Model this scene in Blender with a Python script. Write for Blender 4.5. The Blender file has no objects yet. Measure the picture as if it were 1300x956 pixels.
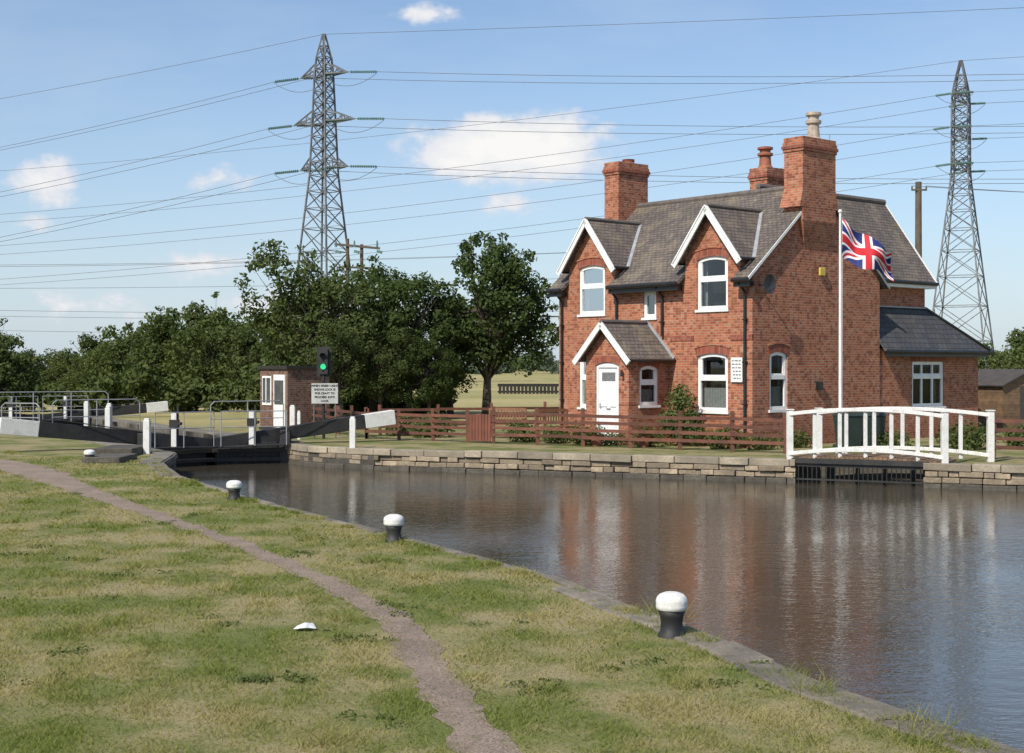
import bpy, math, random
import numpy as np
from mathutils import Vector, Matrix
random.seed(7); np.random.seed(7)
S=bpy.context.scene
V=Vector
# ------------------------------------------------------------------ helpers
class MB:
    def __init__(s): s.v=[];s.f=[];s.m=[]
    def add(s,vs,fs,m=0):
        b=len(s.v); s.v+= [tuple(v) for v in vs]
        for f in fs: s.f.append([b+i for i in f]); s.m.append(m)
    def hexa(s,p,m=0):  # p: 4 bottom, 4 top
        s.add(p,[(3,2,1,0),(4,5,6,7),(0,1,5,4),(1,2,6,5),(2,3,7,6),(3,0,4,7)],m)
    def box2(s,a,b,m=0):
        x0,y0,z0=a;x1,y1,z1=b
        s.hexa([(x0,y0,z0),(x1,y0,z0),(x1,y1,z0),(x0,y1,z0),(x0,y0,z1),(x1,y0,z1),(x1,y1,z1),(x0,y1,z1)],m)
    def obox(s,c,U,Vv,W,m=0): # centre, half-axis vectors
        c=V(c);U=V(U);Vv=V(Vv);W=V(W)
        s.hexa([c-U-Vv-W,c+U-Vv-W,c+U+Vv-W,c-U+Vv-W,c-U-Vv+W,c+U-Vv+W,c+U+Vv+W,c-U+Vv+W],m)
    def beam(s,p0,p1,w,h,m=0,w1=None,h1=None,up=(0,0,1)):
        p0=V(p0);p1=V(p1);d=(p1-p0).normalized();up=V(up)
        if abs(d.dot(up))>.98: up=V((1,0,0)) if abs(d.x)<.9 else V((0,1,0))
        sd=d.cross(up).normalized();u2=sd.cross(d)
        w1=w if w1 is None else w1; h1=h if h1 is None else h1
        a=[p0-sd*w/2-u2*h/2,p0+sd*w/2-u2*h/2,p1+sd*w1/2-u2*h1/2,p1-sd*w1/2-u2*h1/2]
        b=[p0-sd*w/2+u2*h/2,p0+sd*w/2+u2*h/2,p1+sd*w1/2+u2*h1/2,p1-sd*w1/2+u2*h1/2]
        s.hexa(a+b,m)
    def cyl(s,p0,p1,r0,r1=None,n=10,m=0,caps=True):
        p0=V(p0);p1=V(p1);r1=r0 if r1 is None else r1
        d=(p1-p0).normalized();t=V((0,0,1)) if abs(d.z)<.9 else V((1,0,0))
        a=d.cross(t).normalized();b=d.cross(a)
        vs=[]
        for p,r in((p0,r0),(p1,r1)):
            for i in range(n):
                q=2*math.pi*i/n; vs.append(p+a*math.cos(q)*r+b*math.sin(q)*r)
        fs=[(i,(i+1)%n,n+(i+1)%n,n+i) for i in range(n)]
        if caps: fs+= [tuple(range(n))[::-1],tuple(range(n,2*n))]
        s.add(vs,fs,m)
    def lathe(s,c,prof,n=20,m=0):
        c=V(c);vs=[];k=len(prof)
        for r,z in prof:
            for i in range(n):
                q=2*math.pi*i/n; vs.append(c+V((r*math.cos(q),r*math.sin(q),z)))
        fs=[]
        for j in range(k-1):
            for i in range(n): fs.append((j*n+i,j*n+(i+1)%n,(j+1)*n+(i+1)%n,(j+1)*n+i))
        fs.append(tuple(range((k-1)*n,k*n)))
        s.add(vs,fs,m)
    def slab(s,pts,th,m=0,up=True):
        pts=[V(p) for p in pts];n=V((0,0,0))
        for i in range(len(pts)):
            a=pts[i];b=pts[(i+1)%len(pts)]
            n+=V(((a.y-b.y)*(a.z+b.z),(a.z-b.z)*(a.x+b.x),(a.x-b.x)*(a.y+b.y)))
        n.normalize()
        if up and n.z<0: n=-n
        k=len(pts)
        s.add(pts+[p-n*th for p in pts],[tuple(range(k)),tuple(range(2*k-1,k-1,-1))]+[(i,(i+1)%k,k+(i+1)%k,k+i) for i in range(k)],m)
    def obj(s,name,mats,parent=None,smooth=False,bevel=0):
        me=bpy.data.meshes.new(name); me.from_pydata(s.v,[],s.f)
        for m in mats: me.materials.append(m)
        me.polygons.foreach_set('material_index',s.m)
        if smooth: me.polygons.foreach_set('use_smooth',[True]*len(s.f))
        me.update()
        o=bpy.data.objects.new(name,me); S.collection.objects.link(o)
        if parent: o.parent=parent
        if bevel:
            b=o.modifiers.new('b','BEVEL'); b.width=bevel; b.segments=2; b.limit_method='ANGLE'
        return o
def empty(name,loc=(0,0,0),rz=0):
    o=bpy.data.objects.new(name,None); S.collection.objects.link(o); o.location=loc; o.rotation_euler=(0,0,rz); o.empty_display_size=.2
    return o
def npmesh(name,Vt,F,mat):
    me=bpy.data.meshes.new(name); n,k=F.shape
    me.vertices.add(len(Vt)); me.vertices.foreach_set('co',Vt.astype(np.float32).ravel())
    me.loops.add(n*k); me.loops.foreach_set('vertex_index',F.astype(np.int32).ravel())
    me.polygons.add(n); me.polygons.foreach_set('loop_start',np.arange(n,dtype=np.int32)*k)
    me.update(calc_edges=True); me.validate(); me.materials.append(mat)
    return me
def addobj(name,me,parent=None,loc=(0,0,0),sc=(1,1,1),rz=0):
    o=bpy.data.objects.new(name,me); S.collection.objects.link(o); o.location=loc;o.scale=sc;o.rotation_euler=(0,0,rz)
    if parent:o.parent=parent
    return o
# ------------------------------------------------------------------ materials
def nm(name):
    m=bpy.data.materials.new(name); m.use_nodes=True; nt=m.node_tree; b=nt.nodes['Principled BSDF']; return m,nt,b
def N(nt,t,**k):
    n=nt.nodes.new(t)
    for a,v in k.items():
        if a.startswith('i_'): n.inputs[a[2:].replace('_',' ')].default_value=v
        else: setattr(n,a,v)
    return n
def c4(c): return (c[0],c[1],c[2],1)
def math_(nt,op,a,b=None,c=None,clamp=False):
    n=nt.nodes.new('ShaderNodeMath'); n.operation=op; n.use_clamp=clamp
    for i,x in enumerate((a,b,c)):
        if x is None: continue
        if isinstance(x,(int,float)): n.inputs[i].default_value=x
        else: nt.links.new(x,n.inputs[i])
    return n.outputs[0]
def mixc(nt,f,a,b,bt='MIX'):
    n=nt.nodes.new('ShaderNodeMix'); n.data_type='RGBA'; n.blend_type=bt
    for i,x in ((0,f),(6,a),(7,b)):
        if isinstance(x,(int,float)): n.inputs[i].default_value=x
        elif isinstance(x,tuple): n.inputs[i].default_value=c4(x)
        else: nt.links.new(x,n.inputs[i])
    return n.outputs[2]
def noise(nt,vec,scale,detail=5,rough=.55,out=0):
    n=N(nt,'ShaderNodeTexNoise'); n.inputs['Scale'].default_value=scale;n.inputs['Detail'].default_value=detail;n.inputs['Roughness'].default_value=rough
    if vec is not None: nt.links.new(vec,n.inputs['Vector'])
    return n.outputs[out]
def ramp(nt,f,a,b):
    n=N(nt,'ShaderNodeMapRange'); n.inputs[1].default_value=a;n.inputs[2].default_value=b; nt.links.new(f,n.inputs[0]); return n.outputs[0]
def bump(nt,b,h,st,dist=.02):
    n=N(nt,'ShaderNodeBump'); n.inputs['Strength'].default_value=st;n.inputs['Distance'].default_value=dist; nt.links.new(h,n.inputs['Height']); nt.links.new(n.outputs[0],b.inputs['Normal'])
def mnoise(name,c1,c2,scale=3,rough=.7,bm=0,lo=.35,hi=.65,metal=0,island=0,fine=0,bd=.01):
    m,nt,b=nm(name); tc=N(nt,'ShaderNodeNewGeometry').outputs['Position']
    col=mixc(nt,ramp(nt,noise(nt,tc,scale,3),lo,hi),c1,c2)
    if island:
        r=N(nt,'ShaderNodeNewGeometry').outputs['Random Per Island']
        v=math_(nt,'MULTIPLY_ADD',r,island,1-island/2)
        cc=N(nt,'ShaderNodeCombineColor'); 
        for i in range(3): nt.links.new(v,cc.inputs[i])
        col=mixc(nt,1.0,col,cc.outputs[0],'MULTIPLY')
    if fine:
        f=ramp(nt,noise(nt,tc,fine,2),.3,.7)
        col=mixc(nt,math_(nt,'MULTIPLY',f,.5),col,tuple(x*.5 for x in c1))
    nt.links.new(col,b.inputs['Base Color']); b.inputs['Roughness'].default_value=rough; b.inputs['Metallic'].default_value=metal
    if bm: bump(nt,b,noise(nt,tc,scale*8,2),bm,bd)
    return m
def brickmat(name,c1,c2,mortar,bw=.225,rh=.075,ms=.008):
    m,nt,b=nm(name); tc=N(nt,'ShaderNodeTexCoord').outputs['Object']
    sp=N(nt,'ShaderNodeSeparateXYZ'); nt.links.new(tc,sp.inputs[0])
    cb=N(nt,'ShaderNodeCombineXYZ'); nt.links.new(math_(nt,'ADD',sp.outputs[0],sp.outputs[1]),cb.inputs[0]); nt.links.new(sp.outputs[2],cb.inputs[1])
    bt=N(nt,'ShaderNodeTexBrick'); nt.links.new(cb.outputs[0],bt.inputs['Vector'])
    bt.inputs['Color1'].default_value=c4(c1);bt.inputs['Color2'].default_value=c4(c2);bt.inputs['Mortar'].default_value=c4(mortar)
    bt.inputs['Scale'].default_value=1;bt.inputs['Mortar Size'].default_value=ms;bt.inputs['Mortar Smooth'].default_value=.3;bt.inputs['Brick Width'].default_value=bw;bt.inputs['Row Height'].default_value=rh
    sx=math_(nt,'SNAP',math_(nt,'ADD',sp.outputs[0],sp.outputs[1]),bw/2); sz=math_(nt,'SNAP',sp.outputs[2],rh)
    c2_=N(nt,'ShaderNodeCombineXYZ'); nt.links.new(sx,c2_.inputs[0]); nt.links.new(sz,c2_.inputs[1])
    wn=N(nt,'ShaderNodeTexWhiteNoise'); nt.links.new(c2_.outputs[0],wn.inputs['Vector'])
    dark=math_(nt,'GREATER_THAN',wn.outputs['Value'],.76)
    col=mixc(nt,math_(nt,'MULTIPLY',dark,.6),bt.outputs['Color'],tuple(x*.42 for x in c2))
    lite=math_(nt,'LESS_THAN',wn.outputs['Value'],.12)
    col=mixc(nt,math_(nt,'MULTIPLY',lite,.35),col,mortar)
    st=ramp(nt,noise(nt,tc,.9,4),.4,.72)
    col=mixc(nt,math_(nt,'MULTIPLY',st,.4),col,tuple(x*.5 for x in c1))
    st2=ramp(nt,noise(nt,tc,3.5,3),.45,.75)
    col=mixc(nt,math_(nt,'MULTIPLY',st2,.3),col,(min(1,c1[0]*1.1),c1[1]*1.8,c1[2]*2.0))
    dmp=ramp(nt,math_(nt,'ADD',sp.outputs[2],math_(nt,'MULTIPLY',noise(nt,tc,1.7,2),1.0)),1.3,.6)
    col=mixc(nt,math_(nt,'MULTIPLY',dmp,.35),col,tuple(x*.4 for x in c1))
    nt.links.new(col,b.inputs['Base Color']); b.inputs['Roughness'].default_value=.88
    bump(nt,b,math_(nt,'SUBTRACT',noise(nt,tc,60,1),math_(nt,'MULTIPLY',bt.outputs['Fac'],1.5)),.5,.006)
    return m
def roofmat(name,axis,c1,c2,k=1.54,row=.13,wd=.17,lichen=.4):
    m,nt,b=nm(name); tc=N(nt,'ShaderNodeTexCoord').outputs['Object']
    sp=N(nt,'ShaderNodeSeparateXYZ'); nt.links.new(tc,sp.inputs[0])
    sl=math_(nt,'MULTIPLY',sp.outputs[2],k)
    cb=N(nt,'ShaderNodeCombineXYZ'); nt.links.new(sp.outputs[axis],cb.inputs[0]); nt.links.new(sl,cb.inputs[1])
    bt=N(nt,'ShaderNodeTexBrick'); nt.links.new(cb.outputs[0],bt.inputs['Vector'])
    bt.inputs['Color1'].default_value=c4(c1);bt.inputs['Color2'].default_value=c4(c2);bt.inputs['Mortar'].default_value=c4(tuple(x*.22 for x in c1))
    bt.inputs['Scale'].default_value=1;bt.inputs['Mortar Size'].default_value=.010;bt.inputs['Brick Width'].default_value=wd;bt.inputs['Row Height'].default_value=row
    sx=math_(nt,'SNAP',sp.outputs[axis],wd/2); sz=math_(nt,'SNAP',sl,row)
    c2_=N(nt,'ShaderNodeCombineXYZ'); nt.links.new(sx,c2_.inputs[0]); nt.links.new(sz,c2_.inputs[1])
    wn=N(nt,'ShaderNodeTexWhiteNoise'); nt.links.new(c2_.outputs[0],wn.inputs['Vector'])
    col=mixc(nt,math_(nt,'MULTIPLY',wn.outputs['Value'],.65),bt.outputs['Color'],tuple(x*.38 for x in c1))
    col=mixc(nt,math_(nt,'MULTIPLY',ramp(nt,noise(nt,tc,1.5,5,.65),.48,.7),lichen),col,(.33,.27,.17))
    col=mixc(nt,math_(nt,'MULTIPLY',ramp(nt,noise(nt,tc,.6,3,.6),.45,.7),.4),col,(.06,.05,.042))
    nt.links.new(col,b.inputs['Base Color']); b.inputs['Roughness'].default_value=.8
    fr=math_(nt,'FRACT',math_(nt,'DIVIDE',sl,row))
    bump(nt,b,math_(nt,'ADD',math_(nt,'MULTIPLY',fr,-1.2),math_(nt,'ADD',math_(nt,'MULTIPLY',wn.outputs['Value'],.6),math_(nt,'MULTIPLY',bt.outputs['Fac'],-.9))),1.0,.025)
    return m
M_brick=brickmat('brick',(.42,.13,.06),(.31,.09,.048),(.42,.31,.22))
M_brickdk=brickmat('brick_arch',(.33,.085,.045),(.25,.065,.04),(.27,.17,.13),.075,.24,.006)
M_hutbrick=brickmat('hut_brick',(.20,.09,.058),(.14,.065,.042),(.24,.2,.16))
M_roofY=roofmat('roof_tiles',1,(.20,.165,.14),(.135,.11,.097),lichen=.5)
M_roofX=roofmat('roof_tiles_side',0,(.19,.155,.135),(.13,.107,.094),1.28,lichen=.45)
M_slate=roofmat('slate_roof',0,(.075,.08,.09),(.055,.06,.068),1.25,.2,.25,.1)
M_white=mnoise('white_paint',(.80,.80,.78),(.70,.70,.67),2.5,.45)
M_whitew=mnoise('weathered_white_paint',(.78,.77,.73),(.58,.56,.50),5,.6,.2,.5,.8,fine=40)
M_black=mnoise('black_paint',(.012,.012,.013),(.03,.028,.026),3,.6,.2)
M_gutter=mnoise('black_gutter',(.012,.012,.013),(.02,.02,.02),3,.35)
M_lead=mnoise('lead_flashing',(.36,.37,.39),(.26,.27,.29),4,.5)
M_fence=mnoise('brown_timber',(.15,.055,.03),(.095,.038,.024),4,.75,.3,island=.6)
M_wood=mnoise('timber',(.2,.12,.065),(.13,.08,.045),5,.75,.3,island=.4)
M_polewood=mnoise('pole_wood',(.13,.1,.075),(.08,.065,.05),3,.85,.3)
M_steel=mnoise('galvanised_steel',(.17,.175,.18),(.10,.105,.11),1,.6,metal=.3)
M_rail=mnoise('rail_steel',(.30,.31,.32),(.22,.23,.24),3,.5)
M_wire=mnoise('wire',(.12,.12,.13),(.16,.16,.17),1,.6)
M_insul=mnoise('insulator_glass',(.12,.22,.19),(.08,.15,.13),1,.25)
M_stone=mnoise('wall_stone',(.36,.285,.195),(.20,.16,.115),2.2,.9,.8,island=.9,fine=14,bd=.03)
M_coping=mnoise('coping_stone',(.37,.31,.225),(.22,.19,.14),1.8,.9,.6,island=.6,fine=18,bd=.02)
M_darkstone=mnoise('damp_stone',(.07,.062,.05),(.12,.105,.08),2,.85,.8,island=.5,fine=12,bd=.03)
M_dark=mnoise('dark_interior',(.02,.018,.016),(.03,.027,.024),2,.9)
M_door=mnoise('white_door',(.82,.82,.81),(.76,.76,.75),3,.35)
M_curt=mnoise('net_curtain',(.62,.61,.58),(.42,.41,.39),30,.9)
M_pot=mnoise('clay_pot',(.34,.12,.07),(.24,.09,.05),5,.8)
M_potw=mnoise('cream_pot',(.50,.42,.33),(.30,.25,.2),5,.8)
M_bark=mnoise('bark',(.10,.078,.055),(.055,.043,.032),6,.95,.8,bd=.05)
M_litter=mnoise('paper',(.8,.8,.8),(.6,.6,.6),20,.8)
M_bin=mnoise('bin_plastic',(.02,.035,.03),(.03,.045,.04),3,.5)
M_yellow=mnoise('alarm_yellow',(.65,.5,.08),(.6,.45,.06),3,.4)
M_greytext=mnoise('faded_lettering',(.12,.12,.12),(.2,.2,.2),8,.7)
M_red=mnoise('flag_red',(.55,.02,.03),(.48,.02,.03),3,.8)
M_blue=mnoise('flag_blue',(.015,.03,.17),(.012,.025,.14),3,.8)
M_fw=mnoise('flag_white',(.8,.8,.8),(.74,.74,.74),3,.8)
def glassmat():
    m,nt,b=nm('window_glass'); nt.nodes.remove(b)
    t=N(nt,'ShaderNodeBsdfTransparent'); t.inputs[0].default_value=(.55,.58,.58,1)
    g=N(nt,'ShaderNodeBsdfGlossy'); g.inputs['Roughness'].default_value=.02; g.inputs[0].default_value=(.8,.85,.9,1)
    fr=N(nt,'ShaderNodeFresnel'); fr.inputs[0].default_value=1.42
    f=math_(nt,'MULTIPLY',fr.outputs[0],.75,clamp=True)
    mx=N(nt,'ShaderNodeMixShader'); nt.links.new(f,mx.inputs[0]);nt.links.new(t.outputs[0],mx.inputs[1]);nt.links.new(g.outputs[0],mx.inputs[2])
    nt.links.new(mx.outputs[0],nt.nodes['Material Output'].inputs[0]); return m
M_glass=glassmat()
def leafmat(name,c1,c2,tr=.35,third=None,tf=.6):
    m,nt,b=nm(name); g=N(nt,'ShaderNodeNewGeometry')
    col=mixc(nt,g.outputs['Random Per Island'],c1,c2)
    if third:
        col=mixc(nt,math_(nt,'MULTIPLY',ramp(nt,noise(nt,g.outputs['Position'],.6,4,.68),.43,.58),tf),col,third)
    d=N(nt,'ShaderNodeBsdfDiffuse'); nt.nodes.remove(b); nt.links.new(col,d.inputs[0])
    t=N(nt,'ShaderNodeBsdfTranslucent'); nt.links.new(mixc(nt,1.0,col,(1.3,1.4,.6),'MULTIPLY'),t.inputs[0])
    mx=N(nt,'ShaderNodeMixShader'); mx.inputs[0].default_value=tr
    nt.links.new(d.outputs[0],mx.inputs[1]);nt.links.new(t.outputs[0],mx.inputs[2]); nt.links.new(mx.outputs[0],nt.nodes['Material Output'].inputs[0]); return m
M_leafA=leafmat('leaves_dark',(.04,.062,.02),(.08,.108,.038),.25)
M_leafB=leafmat('leaves_mid',(.055,.078,.027),(.11,.135,.052),.28)
M_leafC=leafmat('leaves_light',(.07,.097,.03),(.13,.155,.06),.3)
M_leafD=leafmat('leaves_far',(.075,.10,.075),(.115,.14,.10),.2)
M_grassb=leafmat('grass_blades',(.145,.185,.045),(.25,.265,.085),.42,(.38,.325,.165),.85)

def groundmat():
    m,nt,b=nm('ground'); p=N(nt,'ShaderNodeNewGeometry').outputs['Position']
    sp=N(nt,'ShaderNodeSeparateXYZ'); nt.links.new(p,sp.inputs[0])
    green=mixc(nt,ramp(nt,noise(nt,p,1.1,4,.6),.38,.66),(.13,.16,.045),(.23,.225,.09))
    green=mixc(nt,math_(nt,'MULTIPLY',ramp(nt,noise(nt,p,.6,4,.68),.43,.58),.85),green,(.37,.30,.175))
    green=mixc(nt,math_(nt,'MULTIPLY',ramp(nt,noise(nt,p,28,3,.7),.4,.7),.55),green,(.07,.075,.027))
    field=mixc(nt,ramp(nt,noise(nt,p,.06,4,.6),.4,.6),(.42,.35,.17),(.29,.27,.115))
    field=mixc(nt,math_(nt,'MULTIPLY',ramp(nt,noise(nt,p,1.5,3,.7),.4,.7),.4),field,(.18,.17,.075))
    f=ramp(nt,sp.outputs[1],50,60)
    col=mixc(nt,f,green,field)
    nt.links.new(col,b.inputs['Base Color']); b.inputs['Roughness'].default_value=.95; b.inputs['Specular IOR Level'].default_value=.1
    bump(nt,b,noise(nt,p,35,3,.7),.8,.03); return m
M_ground=groundmat()
def pathmat(name='gravel_path',ca=(.37,.27,.20),cb_=(.24,.175,.13)):
    m,nt,b=nm(name); p=N(nt,'ShaderNodeNewGeometry').outputs['Position']
    col=mixc(nt,ramp(nt,noise(nt,p,1.6,5,.65),.38,.62),ca,cb_)
    col=mixc(nt,math_(nt,'MULTIPLY',ramp(nt,noise(nt,p,75,2,.8),.50,.62),.6),col,(.54,.45,.37))
    col=mixc(nt,math_(nt,'MULTIPLY',ramp(nt,noise(nt,p,48,2,.8),.52,.64),.75),col,(.10,.075,.055))
    col=mixc(nt,math_(nt,'MULTIPLY',ramp(nt,noise(nt,p,6,3,.7),.52,.66),.6),col,(.19,.17,.08))
    nt.links.new(col,b.inputs['Base Color']); b.inputs['Roughness'].default_value=.95
    bump(nt,b,noise(nt,p,55,3,.75),1.0,.03); return m
M_path=pathmat()
def watermat():
    m,nt,b=nm('canal_water'); p=N(nt,'ShaderNodeNewGeometry').outputs['Position']
    mp=N(nt,'ShaderNodeMapping'); nt.links.new(p,mp.inputs[0]); mp.inputs['Rotation'].default_value=(0,0,.35); mp.inputs['Scale'].default_value=(1,1.9,1)
    h=math_(nt,'ADD',math_(nt,'MULTIPLY',noise(nt,mp.outputs[0],2.3,3,.55),.85),math_(nt,'MULTIPLY',noise(nt,mp.outputs[0],9,2,.6),.40))
    calm=ramp(nt,noise(nt,p,.2,2),.35,.65)
    h=math_(nt,'MULTIPLY',h,math_(nt,'MULTIPLY_ADD',calm,.7,.35))
    b.inputs['Base Color'].default_value=(.060,.050,.034,1); b.inputs['Roughness'].default_value=.03; b.inputs['IOR'].default_value=1.40
    bump(nt,b,h,.32,.06); return m
M_water=watermat()

# ------------------------------------------------------------------ ground, canal, path
edge=[(-60,34),(2,6.2),(6,4.1),(8.4,3.0),(10.3,2.15),(12.07,1.68),(12.7,1.4),(15.2,.5),(17,-.4),(18.4,-1.2),(21,-2.6),(24.35,-4.45),(29.6,-7.0),(33.5,-8.3),(37.15,-8.8)]  # (Y,X)
EY=np.array([e[0] for e in edge]);EX=np.array([e[1] for e in edge])
pathc=[(-30,6.5),(0,2.0),(4,1.0),(6,.45),(8.4,-.12),(10.3,-.54),(12.74,-1.01),(15.05,-1.94),(18.4,-3.55),(22.4,-5.8),(26.7,-8.2),(30.7,-10.3),(33.5,-12.2),(38,-15.6),(44,-20)]
pathw=[.2,.19,.18,.18,.18,.17,.18,.16,.15,.19,.32,.55,.7,.7,.7]
PY=np.array([e[0] for e in pathc]);PX=np.array([e[1] for e in pathc]);PW=np.array(pathw)
C0=V((-8.5,40.8,0));U=V((.866,.5,0));W=V((-.5,.866,0));HW=2.1;LL=24
L0=C0-U*HW;R0=C0+U*HW;L1=L0+W*(LL+3);R1=R0+W*(LL+3)
wd=V((.899,-.438,0));wb=V((.438,.899,0));WO=V((6.57,34.8,0))
def wk(k,b=0,z=0): return WO+wd*k+wb*b+V((0,0,z))
far=[R0,V((-5.8,40.4,0)),V((-3.8,39.05,0)),wk(0),wk(.4),wk(.4,2.2),wk(3.43,2.2),wk(3.43),wk(130)]
yy=np.concatenate([np.array([-60,2,6]),np.arange(8.4,37,.45)])
near=[V((float(np.interp(y,EY,EX))+(.05*math.sin(y*3.1)+.04*math.sin(y*7.3) if y>7 else 0),float(y),0)) for y in yy]+[V((-8.8,37.15,0))]
outline=near+[L0,L1,R1]+far+[V((200,-60,0)),V((3000,-60,0)),V((3000,4000,0)),V((-2500,4000,0)),V((-2500,-60,0))]
g=MB(); g.add(outline,[tuple(range(len(outline)))]); g.obj('ground',[M_ground])
w=MB(); w.add([(-200,-60,-.55),(300,-60,-.55),(300,150,-.55),(-200,150,-.55)],[(0,1,2,3)]); w.obj('canal_water',[M_water])
pb=MB(); ys=np.arange(-25,44,.11); vs=[]
for i,y in enumerate(ys):
    c=float(np.interp(y,PY,PX));hw=float(np.interp(y,PY,PW))
    q=lambda a,b:(math.sin(y*a+b)+math.sin(y*a*2.3+1+b)*.7+random.uniform(-1.1,1.1))*.026*(1+hw)
    dx=(float(np.interp(y+.3,PY,PX))-float(np.interp(y-.3,PY,PX)))/.6; k=math.sqrt(1+dx*dx)
    vs+=[(c-hw*k+q(4.3,0),y,.005),(c+hw*k+q(3.7,2),y,.005)]
pb.add(vs,[(2*i,2*i+1,2*i+3,2*i+2) for i in range(len(ys)-1)]); pb.obj('towpath',[M_path])
sk=MB()
for i in range(len(near)-1):
    a,b=near[i],near[i+1]; sk.add([a,b,b+V((0,0,-1.2)),a+V((0,0,-1.2))],[(0,1,2,3)],0)
ln=near[-1]
for a,b in((ln,L0),(L0,L1),(L1,R1),(R1,R0),(R0,far[1]),(far[1],far[2])):
    sk.add([a,b,b+V((0,0,-1.5)),a+V((0,0,-1.5))],[(0,1,2,3)],0)
sk.obj('canal_bank',[M_darkstone])
ed=MB(); y=5.0
while y<36.5:
    l=random.uniform(.55,.95); x0=float(np.interp(y,EY,EX));x1=float(np.interp(y+l,EY,EX))
    d=V((x1-x0,l,0)).normalized(); nrm=V((-d.y,d.x,0)); wdt=.36 if y<14 else .14
    if y>29: wdt=.4
    c=V(((x0+x1)/2,y+l/2,random.uniform(-.05,-.02)))+nrm*(wdt/2-.06)
    ed.obox(c,d*(l*.72/1.45),nrm*wdt/2,V((random.uniform(-.02,.02),0,.06)),0); y+=l*1.0*d.y+.01
ed.obj('canal_edging',[mnoise('worn_edging',(.24,.205,.16),(.13,.115,.09),2.5,.95,.8,island=.5,fine=20,bd=.03)],bevel=.02)
cw=MB()
def stone_run(a,b,coursesz,depth,m,lo,hi,proud=.0,rough=.018):
    d=(b-a);L=d.length;d.normalize();n=V((-d.y,d.x,0)) 
    if n.y<0:n=-n
    for (z0,z1) in coursesz:
        t=-random.uniform(0,.3)
        while t<L:
            l=random.uniform(lo,hi); t0=max(t,0);t1=min(t+l,L)
            if t1-t0>.05:
                c=a+d*(t0+t1)/2+n*(depth/2-proud+random.uniform(-rough,rough))+V((0,0,(z0+z1)/2+random.uniform(-.01,.01)))
                tl=random.uniform(-.015,.015)
                cw.obox(c,(d+V((0,0,tl)))*((t1-t0)/2-.008),n*depth/2,V((0,0,(z1-z0)/2-.006)),m)
            t+=l
for a,b in((R0,far[1]),(far[1],far[2]),(far[2],wk(.4)),(wk(3.43),wk(16)),(wk(16),wk(40))):
    stone_run(a,b,[(-.15,.035)],.42,0,.5,1.3,.04,.03)
    stone_run(a,b,[(-.29,-.15)],.3,1,.22,.7,.0,.045); stone_run(a,b,[(-.43,-.29)],.3,1,.25,.6,.0,.045)
    stone_run(a,b,[(-.7,-.43)],.3,2,.5,1.0,.03,.03)
for a,b in((wk(.4),wk(.4,2.2)),(wk(.4,2.2),wk(3.43,2.2)),(wk(3.43,2.2),wk(3.43))):
    cw.add([a,b,b+V((0,0,-1)),a+V((0,0,-1))],[(0,1,2,3)],2)
cw.obj('canal_wall',[M_coping,M_stone,M_darkstone],bevel=.018)
lk=MB()
def run(mb,a,b,wid,z0,z1,side,m=0):
    d=(b-a);L=d.length;d.normalize();n=V((-d.y,d.x,0))*side;t=0
    while t<L:
        l=min(random.uniform(.8,1.3),L-t)
        if l>.1: mb.obox(a+d*(t+l/2)+n*wid/2+V((0,0,(z0+z1)/2)),d*(l/2-.006),n*wid/2,V((0,0,(z1-z0)/2+random.uniform(-.004,.004))),m)
        t+=l
run(lk,V((-8.25,33.3,0)),ln,.5,-.2,.05,1);run(lk,ln,L0,.5,-.2,.05,1);run(lk,L0,L1,.6,-.2,.06,1);run(lk,R0,R1,.6,-.2,.06,-1)
lk.box2((-10.2,33.6,0),(-9.3,35.2,.14),1); lk.box2((-10.7,36.2,0),(-9.7,37.9,.2),1)
lk.obj('lock_coping',[mnoise('lock_stone',(.22,.195,.155),(.13,.118,.098),1.8,.9,.6,island=.5,fine=18,bd=.02),M_darkstone],bevel=.015)

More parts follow.
